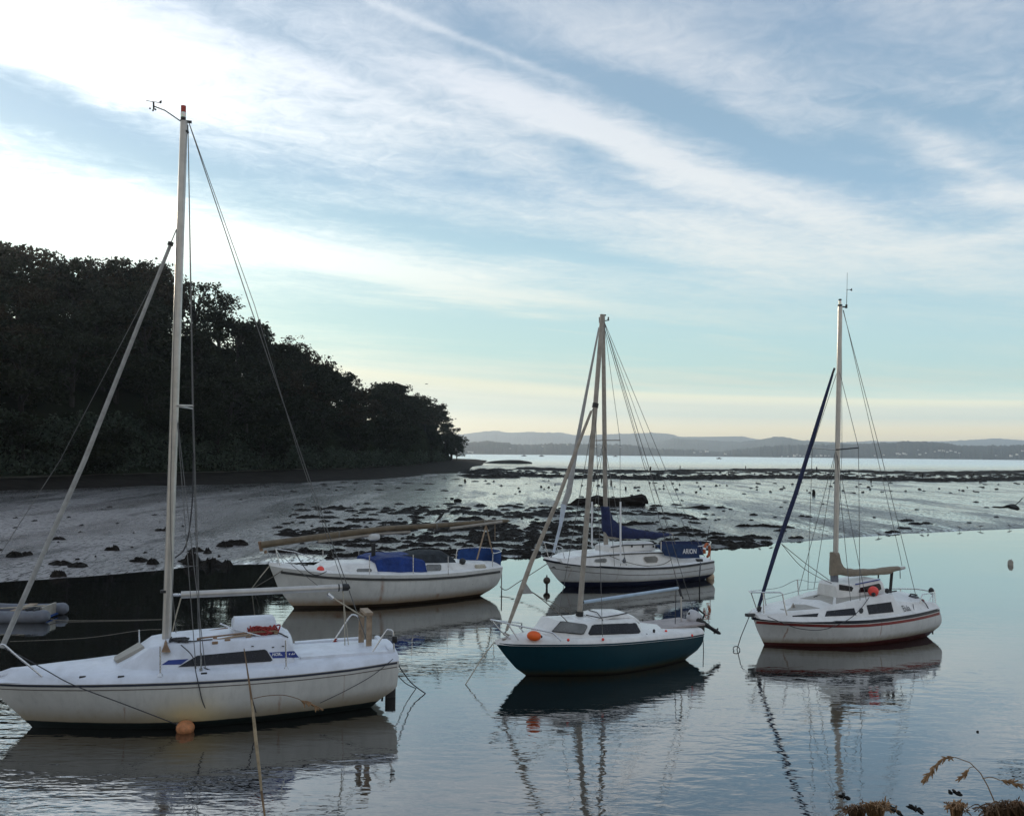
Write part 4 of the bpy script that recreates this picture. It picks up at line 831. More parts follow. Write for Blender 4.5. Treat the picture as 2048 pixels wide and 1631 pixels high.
rg = ground(1473, 1300); o = MB().tube([(rg[0]+.08*math.cos(a), rg[1]+.05*math.sin(a), .03+.06*math.sin(a)) for a in np.linspace(0, 2*math.pi, 13)], .012, 6, caps=False).obj('mooring_ring', wire); tag(o, 'small metal ring at the water end of the bow rope beside the red striped boat', 'ring')
B5 = B
# ---- inflatable dinghy ---------------------------------------------------------------------------
dg = empty('inflatable_dinghy', ground(40, 1236), R(4), 'grey inflatable dinghy floating behind the foreground sloop', 'dinghy')
mb = MB(); L, Wd, r = 2.5, .6, .17
for sd in (-1, 1):
    mb.tube([(-L*.55, sd*Wd*.1, .3), (-L*.45, sd*Wd*.75, .2), (-L*.2, sd*Wd, .14), (L*.2, sd*Wd, .14), (L*.36, sd*Wd, .17), (L*.41, sd*Wd, .19)], [r, r, r, r, r, r*.55], 14, True)
mb.obj('side_tube', greyhyp, dg)
MB().box((-.1, 0, .06), (L*.75, Wd*1.5, .04)).obj('floor', bluec, dg); MB().box((L*.3, 0, .2), (.05, Wd*1.5, .34)).obj('transom', alud, dg)
MB().box((.1, 0, .3), (.22, Wd*2, .03)).obj('thwart', wood, dg); MB().tube([(-.5, -.42, .34), (.75, -.2, .38)], .02, 6).box((-.62, -.44, .335), (.3, .13, .015)).obj('oar', ropel, dg)
MB().tube([(.42, -Wd, .325), (.55, -Wd*.7, .36), (.6, -Wd*.4, .3)], .05, 6).tube([(.62, -Wd*1.05, .31), (.72, -Wd*.8, .35)], .04, 6).obj('rubber_strap', black, dg)
wrope([ground(95, 1234, .12), ground(120, 1240, .03), ground(230, 1240, .01), ground(335, 1238, .0)], .012, rope, 'rope lying on the dark water from the grey dinghy')
# buoys
q = ground(1093.5, 1176); b = empty('mooring_buoy', q, 0, 'dark round mooring buoy on a stem left of the boat with the navy sail cover', 'buoy')
MB().ell((0, 0, .27), .125, nu=16, nv=10).obj('float_ball', mat('brown_buoy', (.05, .035, .022), .6, var=.4), b); MB().tube([(0, 0, -.1), (0, 0, .18)], [.03, .045], 8).obj('stem', roped, b); MB().tube([(0, 0, .38), (0, 0, .46)], .022, 6).obj('top_pin', roped, b)
q = ground(2022, 1129); b = empty('marker_float', q, 0, 'small pale canister float alone on the calm water at the far right', 'float')
MB().tube([(-.03, 0, -.06), (-.02, 0, .13), (.01, 0, .19), (.02, 0, .21)], [.12, .115, .09, .03], 10).obj('canister', mat('dirty_canister', (.32, .29, .24), .6, var=.3), b); MB().tube([(.02, 0, .2), (.03, 0, .25)], .03, 6).obj('neck', drum, b)

# ================================================================== setting
def vnoise(x, y, seed=0):
    xi, yi = np.floor(x).astype(np.int64), np.floor(y).astype(np.int64); u, v = x-xi, y-yi
    u = u*u*(3-2*u); v = v*v*(3-2*v)
    def h(a, b):
        n = (a*374761393+b*668265263+seed*982451653) & 0xffffffff; n = ((n ^ (n >> 13))*1274126177) & 0xffffffff
        return ((n ^ (n >> 16)) & 0xffff)/65535.
    return (h(xi, yi)*(1-u)+h(xi+1, yi)*u)*(1-v)+(h(xi, yi+1)*(1-u)+h(xi+1, yi+1)*u)*v
def fbm(x, y, o=4, seed=0):
    s = 0; a = .5
    for i in range(o): s = s+a*vnoise(x*2**i+i*17.3, y*2**i-i*9.1, seed+i); a *= .5
    return s/(1-.5**o)
def polar(px, py, z=0.): g = ground(px, py, z); return math.degrees(math.atan2(g[0], g[1])), math.hypot(g[0], g[1])
def curve(pts, extra=()):
    A = sorted([polar(*p) for p in pts]+list(extra)); a = np.array([p[0] for p in A]); r = np.array([p[1] for p in A])
    return lambda az: np.interp(az, a, r)
shore = curve([(-300, 1178), (0, 1163), (200, 1150), (330, 1139), (400, 1131), (520, 1128), (700, 1121), (1000, 1116), (1430, 1096), (1600, 1082), (1757, 1071), (1850, 1065), (2048, 1056), (2300, 1043)], [(-75, 34), (-48, 35), (50, 110), (75, 150)])
farw = curve([(930, 930), (1060, 931), (1250, 934), (1500, 936), (1800, 938), (2040, 939.5)], [(-75, 700), (-20, 700), (-6, 700), (45, 330), (75, 300)])
beach0 = curve([(-250, 1000), (0, 986), (450, 973), (622, 969), (769, 962), (842, 956), (950, 952), (1000, 949)], [(-75, 75), (-50, 80), (6, 420), (75, 900)])
banktop = curve([(-200, 958, 1.6), (0, 951, 1.6), (450, 942, 1.6), (695, 937, 1.5), (818, 932, 1.3), (905, 924, .9)], [(-75, 110), (-50, 112), (0, 560)])
def mudz(x, y):
    az = np.degrees(np.arctan2(x, y)); r = np.hypot(x, y)
    wob = (fbm(x*.3, y*.3, 3, 5)-.5)*1.2
    a = r-shore(az)+wob
    z = np.where(a > 0, .1*(1-np.exp(-np.clip(a, 0, None)/.9))+.0022*np.clip(a, 0, 110), a*.22)
    z = z+np.where(a > .3, (fbm(x*1.3, y*.6, 4, 1)-.5)*.09+(fbm(x*.12, y*.06, 3, 8)-.5)*.16, 0)*np.clip(a/3, 0, 1)
    e = farw(az)-r; z = np.minimum(z, e*.006+.02*(fbm(x*.05, y*.05, 3, 3)-.2))
    return np.maximum(z, -.5)
def mud1(x, y): return float(mudz(np.array([x]), np.array([y]))[0])
def polgrid(azs, rs, zf):
    A, Rr = np.meshgrid(np.radians(azs), rs); X, Y = Rr*np.sin(A), Rr*np.cos(A); Z = zf(X, Y)
    V = np.stack([X, Y, Z], -1).reshape(-1, 3); n, m = A.shape; i = np.arange(n*m).reshape(n, m)
    return V, np.stack([i[:-1, :-1], i[:-1, 1:], i[1:, 1:], i[1:, :-1]], -1).reshape(-1, 4)
# mud material: wet, patchy, weed specks, painted paler to the left, offsetting the hill's shade
m_, t, b = newmat('wet_mud'); co = t.new('ShaderNodeNewGeometry').outputs['Position']
spm = t.new('ShaderNodeSeparateXYZ'); t.link(co, spm.inputs[0])
n1 = t.noise(t.mapping(co, scale=(1, .35, 1)), 1.9, 7, .7); n2 = t.noise(t.mapping(co, scale=(.6, .13, 1)), .22, 6, .68); n3 = t.noise(t.mapping(co, scale=(1, .28, 1)), 7.5, 5, .75)
shade_lift = t.math('ADD', t.math('MULTIPLY', t.rng(spm.outputs[0], 6, -30, 0, 1, True), t.rng(spm.outputs[1], 105, 50, .05, 1.)), t.math('MULTIPLY', t.math('SUBTRACT', n2, .5), .8), clamp=True)  # mask for the paler tone that lifts mud shaded by the hill
col = t.mix(t.rng(n2, .35, .65), t.mix(shade_lift, (.085, .08, .076), (.33, .3, .3)), t.mix(shade_lift, (.05, .048, .046), (.2, .178, .175))); col = t.mix(t.rng(n3, .51, .58, 0, .92), col, (.022, .019, .016)); zone = t.math('MULTIPLY', t.rng(t.math('ABSOLUTE', t.math('SUBTRACT', spm.outputs[1], 57.)), 8, 24, 1, 0), t.rng(t.math('ABSOLUTE', t.math('SUBTRACT', spm.outputs[0], 3.)), 11, 26, 1, 0))
col = t.mix(t.rng(t.math('ADD', n1, t.math('MULTIPLY', zone, .09)), .58, .65, 0, .9), col, (.014, .012, .01))
t.link(col, b.inputs['Base Color']); t.val(b.inputs['Roughness'], t.math('ADD', t.math('SUBTRACT', t.rng(n2, .36, .62, .5, .14), t.math('MULTIPLY', t.rng(t.math('ABSOLUTE', t.math('SUBTRACT', spm.outputs[1], 105.)), 20, 60, 1, 0), .1)), t.rng(n3, .52, .6, 0, .3))); b.inputs['IOR'].default_value = 1.6; t.val(b.inputs['Specular IOR Level'], t.rng(n3, .5, .62, .5, .1))
bn = t.new('ShaderNodeBump'); bn.inputs['Strength'].default_value = 1.; bn.inputs['Distance'].default_value = .09
t.link(t.math('ADD', n1, t.math('MULTIPLY', n3, .55)), bn.inputs['Height']); t.link(bn.outputs[0], b.inputs['Normal']); mudm = m_
# standing film of water between the lumps, widest half way out
bn2 = t.new('ShaderNodeBump'); bn2.inputs['Strength'].default_value = 1.; bn2.inputs['Distance'].default_value = .012; t.link(n1, bn2.inputs['Height'])
gl_ = t.new('ShaderNodeBsdfGlossy'); gl_.inputs[0].default_value = (.97, .98, .97, 1); gl_.inputs['Roughness'].default_value = .13; t.link(bn2.outputs[0], gl_.inputs['Normal'])
ci = t.vmath('DOT_PRODUCT', t.new('ShaderNodeNewGeometry').outputs['Incoming'], (0, 0, 1)); fr_ = t.math('ADD', .12, t.math('MULTIPLY', .84, t.math('POWER', t.math('SUBTRACT', 1., t.math('ABSOLUTE', ci)), 3.)))
wz = t.math('MULTIPLY', t.rng(spm.outputs[1], 62, 100, 0, .13), t.rng(spm.outputs[0], -40, -8, 0, 1)); wn_ = t.noise(t.mapping(co, scale=(.5, .09, 1)), .5, 6, .7)
wet = t.math('MULTIPLY', t.rng(t.math('ADD', wn_, wz), .5, .62, 0, .9, True), t.rng(n3, .5, .57, 1, .05))
mx = t.new('ShaderNodeMixShader'); t.link(t.math('MULTIPLY', wet, fr_), mx.inputs[0]); t.link(b.outputs[0], mx.inputs[1]); t.link(gl_.outputs[0], mx.inputs[2]); t.link(mx.outputs[0], t.n['Material Output'].inputs[0])
V, Fc = polgrid(np.linspace(-62, 52, 420), np.concatenate([np.linspace(28, 60, 130), np.geomspace(60.4, 470, 190)]), mudz)
o = bpy.data.objects.new('mudflat', npmesh('mudflat', V, Fc, [mudm], smooth=True)); COL.objects.link(o); tag(o, kind='structure')
# water
m_, t, b = newmat('estuary_water'); pos = t.new('ShaderNodeNewGeometry').outputs['Position']
t.n.remove(b); dfs = t.new('ShaderNodeBsdfDiffuse'); dfs.inputs[0].default_value = (.012, .0115, .01, 1); b = t.new('ShaderNodeBsdfGlossy'); b.inputs[0].default_value = (.97, .98, .98, 1)
ci = t.vmath('DOT_PRODUCT', t.new('ShaderNodeNewGeometry').outputs['Incoming'], (0, 0, 1)); fr_ = t.math('ADD', .12, t.math('MULTIPLY', .87, t.math('POWER', t.math('SUBTRACT', 1., t.math('ABSOLUTE', ci)), 3.1)))
mx = t.new('ShaderNodeMixShader'); t.link(fr_, mx.inputs[0]); t.link(dfs.outputs[0], mx.inputs[1]); t.link(b.outputs[0], mx.inputs[2]); t.link(mx.outputs[0], t.n['Material Output'].inputs[0])
w1 = t.noise(t.mapping(pos, rot=(0, 0, R(12)), scale=(.75, 1.7, 1)), 2.3, 3, .5, .3); w2 = t.noise(t.mapping(pos, rot=(0, 0, R(-8)), scale=(.35, 1.6, 1)), 5.5, 2, .5)
w3 = t.noise(t.mapping(pos, scale=(.5, 1, 1)), .35, 2, .5); pat = t.rng(t.noise(t.mapping(pos, scale=(.5, 1, 1)), .16, 3, .5), .42, .62)
sp = t.new('ShaderNodeSeparateXYZ'); t.link(pos, sp.inputs[0])
t.val(b.inputs['Roughness'], t.rng(sp.outputs[1], 120, 700, .015, .24))
nearl = t.math('MULTIPLY', t.rng(sp.outputs[0], -1., -9., 0, 1, True), t.rng(sp.outputs[1], 13, 21, 1, -.25, True))       # breeze catches the near left corner
amp = t.math('MULTIPLY', t.math('ADD', t.math('ADD', t.math('MULTIPLY', pat, .35), .4), t.math('MULTIPLY', nearl, 1.)), t.rng(sp.outputs[1], 9, 32, 1.5, .4))
ht = t.math('ADD', t.math('MULTIPLY', t.math('ADD', t.math('MULTIPLY', w1, .75), t.math('MULTIPLY', t.math('MULTIPLY', w2, .3), t.math('ADD', .35, nearl))), amp), t.math('MULTIPLY', w3, 1.0))
bn = t.new('ShaderNodeBump'); bn.inputs['Strength'].default_value = 1.; bn.inputs['Distance'].default_value = .014; t.link(ht, bn.inputs['Height']); t.link(bn.outputs[0], b.inputs['Normal']); watm = m_
V = [(-16000, -40, 0), (16000, -40, 0), (16000, 16000, 0), (-16000, 16000, 0)]
o = bpy.data.objects.new('water', npmesh('water', V, [(0, 1, 2, 3)], [watm])); COL.objects.link(o); tag(o, kind='structure')
# beach and near bank
dirt = mat('dark_shore', (.016, .0135, .011), .9, var=.5, vs=.5, bump=.8, bs_=3, spec=.04)
azh = np.linspace(-75, 0, 200)
def beachz(X, Y):
    az = np.degrees(np.arctan2(X, Y)); r = np.hypot(X, Y); f = (r-beach0(az))/np.maximum(banktop(az)-beach0(az), 5)
    return np.where(f < 0, .25+f*6, .25+1.3*np.clip(f, 0, 1.3))*np.clip((-2.0-az)/3+.45, .3, 1)+(fbm(X*.4, Y*.4, 4, 2)-.5)*.35*np.clip(f+.3, 0, 1)
def warp(u_rows, fn):
    V = []; 
    for u in u_rows:
        for a in azh: r = fn(a, u); V.append((r*math.sin(math.radians(a)), r*math.cos(math.radians(a))))
    V = np.array(V); n, m = len(u_rows), len(azh); i = np.arange(n*m).reshape(n, m)
    return V, np.stack([i[:-1, :-1], i[:-1, 1:], i[1:, 1:], i[1:, :-1]], -1).reshape(-1, 4)
XY, Fc = warp(np.linspace(-.25, 1.35, 26), lambda a, u: beach0(a)+u*(banktop(a)-beach0(a)))
V = np.column_stack([XY, beachz(XY[:, 0], XY[:, 1])]); V[:, 2] -= np.clip((np.degrees(np.arctan2(XY[:, 0], XY[:, 1]))+2.6)*.55, 0, 2); o = bpy.data.objects.new('beach', npmesh('beach', V, Fc, [dirt], smooth=True)); COL.objects.link(o); tag(o, kind='structure')
# ---- wooded hill
SIL = [(-900, 470), (-500, 440), (-200, 455), (0, 484), (30, 490), (60, 513), (100, 517), (160, 513), (215, 524), (250, 516), (290, 519), (325, 532), (350, 552), (385, 557), (415, 560), (440, 585), (470, 622), (485, 652), (510, 660), (548, 664), (590, 678), (640, 706), (670, 730), (700, 756), (740, 766), (800, 766), (830, 790), (870, 808), (893, 842), (906, 862), (916, 884), (923, 906)]
def azel(px, py): d = ray(px, py); return math.degrees(math.atan2(d[0], d[1])), math.degrees(math.asin(d[2]))
SA = sorted(azel(*p) for p in SIL); sila = np.array([p[0] for p in SA]); sile = np.array([p[1] for p in SA])
sil = lambda a: np.interp(a, np.concatenate([[-75, -55], sila]), np.concatenate([[13, 14], sile]))
treeh = lambda a: np.interp(a, [-60, -20, -12, -7, -3], [13, 12, 10.5, 9, 7])
ridger = lambda a: banktop(a)+np.interp(a, [-60, -25, -10, -5, -3], [48, 46, 42, 34, 14])
ridgez = lambda a: np.maximum(1.5, EYE+ridger(a)*np.tan(np.radians(sil(a)))-treeh(a)*.92)
def hillz(a, u):                                 # u = 0 bank top, 1 ridge, >1 plateau behind
    zr = ridgez(a); s = np.clip(u, 0, 1); s = s**.8*(1-.12*s)/.88
    return 1.45*np.clip((-2.6-a)/2.+.3, .2, 1)*(1-s)+zr*s-np.clip(u-1, 0, None)*6
XY, Fc = warp(np.concatenate([np.linspace(-.03, 1, 22), [1.3, 1.8, 2.4]]), lambda a, u: banktop(a)+u*(ridger(a)-banktop(a)))
aa = np.degrees(np.arctan2(XY[:, 0], XY[:, 1])); rr = np.hypot(XY[:, 0], XY[:, 1]); uu = (rr-banktop(aa))/(ridger(aa)-banktop(aa))
keep = azh < -3.4; n_ = len(azh)
V = np.column_stack([XY, hillz(aa, uu)+(fbm(XY[:, 0]*.2, XY[:, 1]*.2, 3, 4)-.5)*1.2*np.clip(uu*4, 0, 1)])
V[:, 2] -= np.clip((aa+4.8)*5, 0, 9)
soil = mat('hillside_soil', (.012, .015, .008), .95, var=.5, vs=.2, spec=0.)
o = bpy.data.objects.new('wooded_hill', npmesh('wooded_hill', V, Fc, [soil], smooth=True)); COL.objects.link(o); tag(o, kind='structure')
def hp(a, u): r = banktop(a)+u*(ridger(a)-banktop(a)); return np.array([r*math.sin(math.radians(a)), r*math.cos(math.radians(a)), float(hillz(np.array([a]), np.array([u]))[0])])
# path along the bank top
pm = mat('trodden_path', (.05, .045, .036), .9, var=.3, vs=1, spec=.05)
V, Fs = [], []; aa = np.linspace(-60, -5, 110)
for i, a in enumerate(aa):
    for d in (-1.0, 1.2):
        r = banktop(a)-1.5+d; V.append((r*math.sin(R(a)), r*math.cos(R(a)), float(beachz(np.array([r*math.sin(R(a))]), np.array([r*math.cos(R(a))]))[0])+.16))
    if i: Fs.append((2*i-2, 2*i-1, 2*i+1, 2*i))
o = bpy.data.objects.new('path', npmesh('path', V, Fs, [pm])); COL.objects.link(o); tag(o, kind='structure')
# ---- trees
def leafmat(name, c1, c2):
    m, t, b = newmat(name); g = t.new('ShaderNodeNewGeometry'); co = t.new('ShaderNodeTexCoord').outputs['Object']
    n = t.noise(co, .35, 4, .6); r = g.outputs['Random Per Island']
    c = t.mix(t.math('ADD', t.math('MULTIPLY', n, .7), t.math('MULTIPLY', r, .4)), c1, c2); t.link(c, b.inputs['Base Color']); b.inputs['Roughness'].default_value = .7; b.inputs['Specular IOR Level'].default_value = .15
    tr = t.new('ShaderNodeBsdfTranslucent'); t.link(c, tr.inputs[0]); mx = t.new('ShaderNodeMixShader'); mx.inputs[0].default_value = .25
    t.link(b.outputs[0], mx.inputs[1]); t.link(tr.outputs[0], mx.inputs[2]); t.link(mx.outputs[0], t.n['Material Output'].inputs[0]); return m
bark = mat('dark_bark', (.013, .0105, .008), .9, var=.4, vs=3)
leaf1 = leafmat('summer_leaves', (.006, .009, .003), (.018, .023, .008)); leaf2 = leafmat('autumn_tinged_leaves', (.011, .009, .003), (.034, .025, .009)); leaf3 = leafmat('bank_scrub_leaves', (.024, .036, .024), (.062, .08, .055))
def leaves(C, r, n, size, g):
    """n leaf sprays scattered round each clump centre"""
    k = len(C); P = np.repeat(C, n, 0)+g.normal(size=(k*n, 3))*np.array([1, 1, .62])*r
    S = size*g.uniform(.6, 1.4, (k*n, 1)); a = g.normal(size=(k*n, 3)); a /= np.linalg.norm(a, axis=1, keepdims=True); c = np.cross(a, g.normal(size=(k*n, 3))); c /= np.linalg.norm(c, axis=1, keepdims=True)
    a *= S*.75; c *= S*.5
    V = np.stack([P-a, P+c, P+a, P-c], 1).reshape(-1, 3); return V, np.arange(len(V)).reshape(-1, 4)
def tree_parts(seed, sparse=False, kind='round', dens=1.):
    """unit tree about 10 m tall: returns trunk mesh data (tubes) and crown quads"""
    g = np.random.default_rng(seed); random.seed(seed); tb = MB(); lobes = []
    H = 10.; lean = g.uniform(-.4, .4, 2)
    top = np.array([lean[0], lean[1], H*.55]); tb.tube([(0, 0, -1.5), (lean[0]*.3, lean[1]*.3, 2), tuple(top), (lean[0]*1.5, lean[1]*1.5, H*.8)], [.36, .27, .17, .05], 7, True)
    nl = 15 if not sparse else 20
    for i in range(nl):
        a = g.uniform(0, 6.28); hh = g.uniform(.3, .96); rad = (3.1 if kind == 'round' else 2.3)*math.sin(math.pi*min(.97, (hh*.8+.12)))**.7*g.uniform(.55, 1.1)
        e = np.array([rad*math.cos(a)+lean[0]*1.4, rad*math.sin(a)+lean[1]*1.4, H*hh*(1 if rad > 1 else 1.02)])
        s0 = np.array([lean[0]*hh, lean[1]*hh, H*hh*.55]); mid = (s0+e)/2+np.array([0, 0, .5]); tb.tube([s0, mid, e], [.12, .075, .025], 5, True); lobes.append(e)
        if sparse:
            for _ in range(3): q = e+g.normal(size=3)*np.array([.9, .9, .5]); tb.tube([mid, q], [.05, .015], 4); lobes.append(q)
    L = np.array(lobes); nc = 9 if not sparse else 2
    C = np.repeat(L, nc, 0)+g.normal(size=(len(L)*nc, 3))*np.array([.95, .95, .6])*(1 if not sparse else .62)
    V, Fc = leaves(C, .42 if not sparse else .33, int((26 if not sparse else 17)*dens), .34 if not sparse else .25, g)
    return tb, V, Fc
def one_tree(name, seed, lm, **kw):
    tb, V, Fc = tree_parts(seed, **kw); tv = np.array(tb.v)
    q = []
    for f in tb.f:
        if len(f) == 4: q.append(f)
    F2 = np.array(q); V2 = np.vstack([tv, V]); Fa = np.vstack([F2, Fc+len(tv)])
    return npmesh(name, V2, Fa, [bark, lm], np.concatenate([np.zeros(len(F2)), np.ones(len(Fc))]))
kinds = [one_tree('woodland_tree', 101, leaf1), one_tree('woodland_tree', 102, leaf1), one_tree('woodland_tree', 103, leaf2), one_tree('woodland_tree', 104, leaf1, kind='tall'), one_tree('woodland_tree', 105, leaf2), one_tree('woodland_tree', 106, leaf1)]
def plant(me, p, h, rz, wid, label, group, name='woodland_tree', cat='tree'):
    o = bpy.data.objects.new(name, me); COL.objects.link(o); s = h/10.; o.location = p; o.scale = (s*wid, s*wid, s); o.rotation_euler = (0, 0, rz); return tag(o, label, cat, group)
r_ = random.Random(5)
GW = 'dark trees on the wooded hill'
NT1 = 'dark leafy tree merging into the shaded wood on the hillside'; NT2 = 'dark leafy tree along the skyline of the wooded hill'
a = -43.
while a < -3.5:
    step = 4.8/ridger(a)*57.3*r_.uniform(.8, 1.2)
    for k, u in enumerate((.06, .22, .4, .56, .72, .88)):
        aa_ = a+r_.uniform(-.5, .5)*step; 
        if aa_ > -3.5 or (-20.9 < aa_ < -17.2 and u > .5): continue
        p = hp(aa_, u+r_.uniform(-.06, .06)); r0 = math.hypot(p[0], p[1]); zmax = EYE+r0*math.tan(R(float(sil(aa_))))
        h = treeh(aa_)*r_.uniform(.75, 1.05)*(.62 if k == 0 else .85); h = min(h, (zmax-p[2])*.93)
        if h < 2.2: continue
        p[2] -= .4
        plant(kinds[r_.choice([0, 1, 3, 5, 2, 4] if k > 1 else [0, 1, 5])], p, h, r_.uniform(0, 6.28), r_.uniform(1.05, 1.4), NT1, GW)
    a += step*1.35
# skyline trees follow the outline of the wood
a = -40.; SK = []
while a < -3.55:
    p = hp(a, 1.); r0 = math.hypot(p[0], p[1]); zt = EYE+r0*math.tan(R(float(sil(a)))); h = max(3.2, zt-p[2])*r_.uniform(.97, 1.06)
    p[2] = zt-h-.2 if zt-h < p[2] else p[2]
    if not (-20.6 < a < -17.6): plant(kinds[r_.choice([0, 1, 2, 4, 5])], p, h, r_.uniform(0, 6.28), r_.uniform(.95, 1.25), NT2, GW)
    a += max(3.2, h*.42)/r0*57.3*r_.uniform(.85, 1.15)
# trees that stand out on the skyline, with their limbs showing
def big_tree(px, py, u, h, wid, seed, label, lm, sparse=True, dens=1.):
    az_, el_ = azel(px, py); p = hp(az_, u); r0 = math.hypot(p[0], p[1]); zt = EYE+r0*math.tan(R(el_)); p[2] = zt-h*1.03
    s = h/10.; rt_ = empty('skyline_tree', p, random.uniform(0, 6), label, 'tree'); tb, V, Fc = tree_parts(seed, sparse=sparse, dens=dens)
    tb.v = [(v[0]*s*wid, v[1]*s*wid, v[2]*s) for v in tb.v]; tb.obj('trunk', bark, rt_); V = V*np.array([s*wid, s*wid, s])
    o = bpy.data.objects.new('crown', npmesh('crown', V, Fc, [lm])); COL.objects.link(o); o.parent = rt_
big_tree(392, 552, .98, 14.5, 1.05, 301, 'open crowned tree with sky showing between its limbs, right of the tall near mast', leaf1)
big_tree(441, 586, .99, 12.5, .9, 302, 'thin tree with layered branches stepping down the right shoulder of the wood', leaf1)
big_tree(300, 520, .97, 14.5, 1.25, 303, 'broad flat topped tree with gaps in its crown, left of the tall near mast', leaf2)
big_tree(238, 517, .97, 13.5, 1.2, 304, 'rounded tree on the skyline left of the furled foresail of the near sloop', leaf2)
big_tree(330, 540, .99, 12, 1.0, 307, 'thin crowned tree directly behind the tall near mast', leaf2)
big_tree(518, 658, 1.0, 12, 1.1, 305, 'rounded dark tree standing up where the backstay of the near sloop crosses the skyline', leaf1, False)
big_tree(585, 676, 1.0, 9.5, 1.2, 306, 'feathery light crowned tree on the falling skyline below the backstay', leaf2)
big_tree(786, 765, .9, 10, 1.5, 308, 'bushy tree making the last hump of the skyline near the point', leaf1, False)
big_tree(903, 858, .5, 11, 1.1, 311, 'dense dark tree at the tip of the wooded point', leaf1, False); big_tree(914, 884, .2, 7, 1.1, 312, 'low rounded bush at the very end of the wooded point above the water', leaf1, False)
big_tree(868, 808, .8, 11, 1.3, 313, 'dense dark tree just left of the tip of the wooded point', leaf1, False); big_tree(840, 792, .9, 11, 1.3, 314, 'dark tree where the skyline starts to drop to the point', leaf1, False)
big_tree(478, 640, .9, 11.5, 1.2, 315, 'dark tree filling the notch below the thin layered tree', leaf1, False)
# scrub and long grass along the bank
g = np.random.default_rng(77); C = []
for _ in range(3000):
    a = g.uniform(-48, -4.2); u = g.uniform(-.02, .16)*(1 if a < -12 else .7); p = hp(a, max(u, 0)); C.append(p+np.array([0, 0, g.uniform(0, 1.5)*(1 if a < -18 else .8)]))
V, Fc = leaves(np.array(C), .55, 16, .3, g); o = bpy.data.objects.new('bank_scrub', npmesh('bank_scrub', V, Fc, [leaf3])); COL.objects.link(o); tag(o, 'grey green scrub and long grass along the foot of the wooded hill', 'scrub', kind='stuff')
# ---- weed beds on the mud
weedm = mat('bladder_wrack', (.011, .009, .007), .75, var=.6, vs=3, bump=1., bs_=9, spec=.16)
def blob(x, y, rx, ry, h, n=14, seed=0):
    g = np.random.default_rng(seed); A = np.linspace(0, 2*math.pi, n, endpoint=False); k = 1+.38*np.interp(A, np.linspace(0, 2*math.pi, 8), (lambda q: np.append(q, q[0]))(g.uniform(-1, 1, 7)))+g.uniform(-.18, .18, n)
    V = []; rs = (1.0, .82, .5, .22)
    z0 = mud1(x, y)
    for j, q in enumerate(rs):
        for i in range(n):
            X, Y = x+rx*q*k[i]*math.cos(A[i]), y+ry*q*k[i]*math.sin(A[i]); V.append((X, Y, z0-.06 if j == 0 else z0+h*(.4, .85, 1)[j-1]*g.uniform(.3, 1.5)))
    V.append((x, y, z0+h)); Fq = [(j*n+i, j*n+(i+1) % n, (j+1)*n+(i+1) % n, (j+1)*n+i) for j in range(3) for i in range(n)]+[(3*n+i, 3*n+(i+1) % n, 4*n, 4*n) for i in range(0, n)]
    return V, Fq
WB = [(112, 1080, 26, 6), (140, 1129, 52, 9), (40, 1111, 32, 8), (290, 1123, 34, 9), (115, 1146, 20, 4), (405, 1103, 36, 7), (462, 1090, 44, 7), (323, 1062, 22, 3), (455, 1125, 160, 18), (500, 1130, 110, 14), (400, 1121, 60, 9), (470, 1087, 22, 5), (225, 1101, 16, 3),
      (640, 1019, 90, 7), (760, 1022, 130, 9), (880, 1024, 150, 11), (1000, 1028, 180, 12), (1080, 1032, 130, 9), (640, 1035, 60, 8), (725, 1040, 50, 4), (780, 1058, 60, 6), (660, 1058, 60, 6), (600, 1070, 60, 7), (610, 1062, 90, 6), (700, 1080, 130, 9), (800, 1080, 110, 10), (905, 1075, 120, 11),
      (960, 1060, 160, 12), (1040, 1055, 130, 12), (1010, 1075, 150, 13), (1090, 1070, 140, 10), (640, 1100, 90, 9), (700, 1105, 120, 9), (590, 1103, 60, 6), (880, 1100, 130, 9), (1000, 1100, 160, 12), (1080, 1103, 120, 9), (1150, 1092, 120, 10), (1210, 1072, 60, 6), (1160, 1060, 80, 7), (1120, 1048, 100, 8), (1165, 1030, 130, 8), (1290, 1029, 160, 7),
      (1260, 1050, 60, 4), (1370, 1061, 60, 5), (1330, 1087, 90, 7), (1395, 1085, 90, 9), (1440, 1094, 110, 8), (1400, 1068, 80, 5), (1470, 1075, 90, 7), (1500, 1080, 70, 8), (1440, 1085, 120, 8), (1560, 1053, 40, 5), (1510, 1051, 60, 4), (1475, 1083, 60, 8), (1515, 1075, 40, 4), (1590, 1073, 24, 3), (1400, 1038, 26, 3), (1380, 1036, 20, 2), (1612, 1033, 20, 3), (1810, 1040, 24, 4), (1840, 1046, 34, 4), (1785, 1061, 22, 4), (1808, 1055, 22, 3), (820, 1044, 26, 3), (935, 1040, 40, 4)]
WV, WF = [], []
def addblob(px, py, w, h, seed, zz=None):
    g_ = ground(px, py, .15); d = g_[1]; rx = w/2*d/F; ry = min(max(rx*.5, h/2*d*d/(F*4.7)*.55), rx*2.0); 
    V, Fq = blob(g_[0], g_[1], rx, ry, zz or min(.32, .055+.095*rx), 26 if w > 24 else 17 if w > 12 else 9, seed); o = len(WV); WV.extend(V); WF.extend([tuple(i+o for i in f) for f in Fq])
for i, q in enumerate(WB):
    n = max(1, int(q[2]/34))
    for j in range(n+1): addblob(q[0]+(j-n/2)*q[2]/(n+.6)+random.uniform(-4, 4), q[1]+random.uniform(-.3, .3)*q[3], q[2]/(n+.2)*random.uniform(.7, 1.4), q[3]*random.uniform(.6, 1.1), i*31+j, None if q[0] > 560 else random.uniform(.22, .34) if q[2] > 90 else random.uniform(.12, .2))
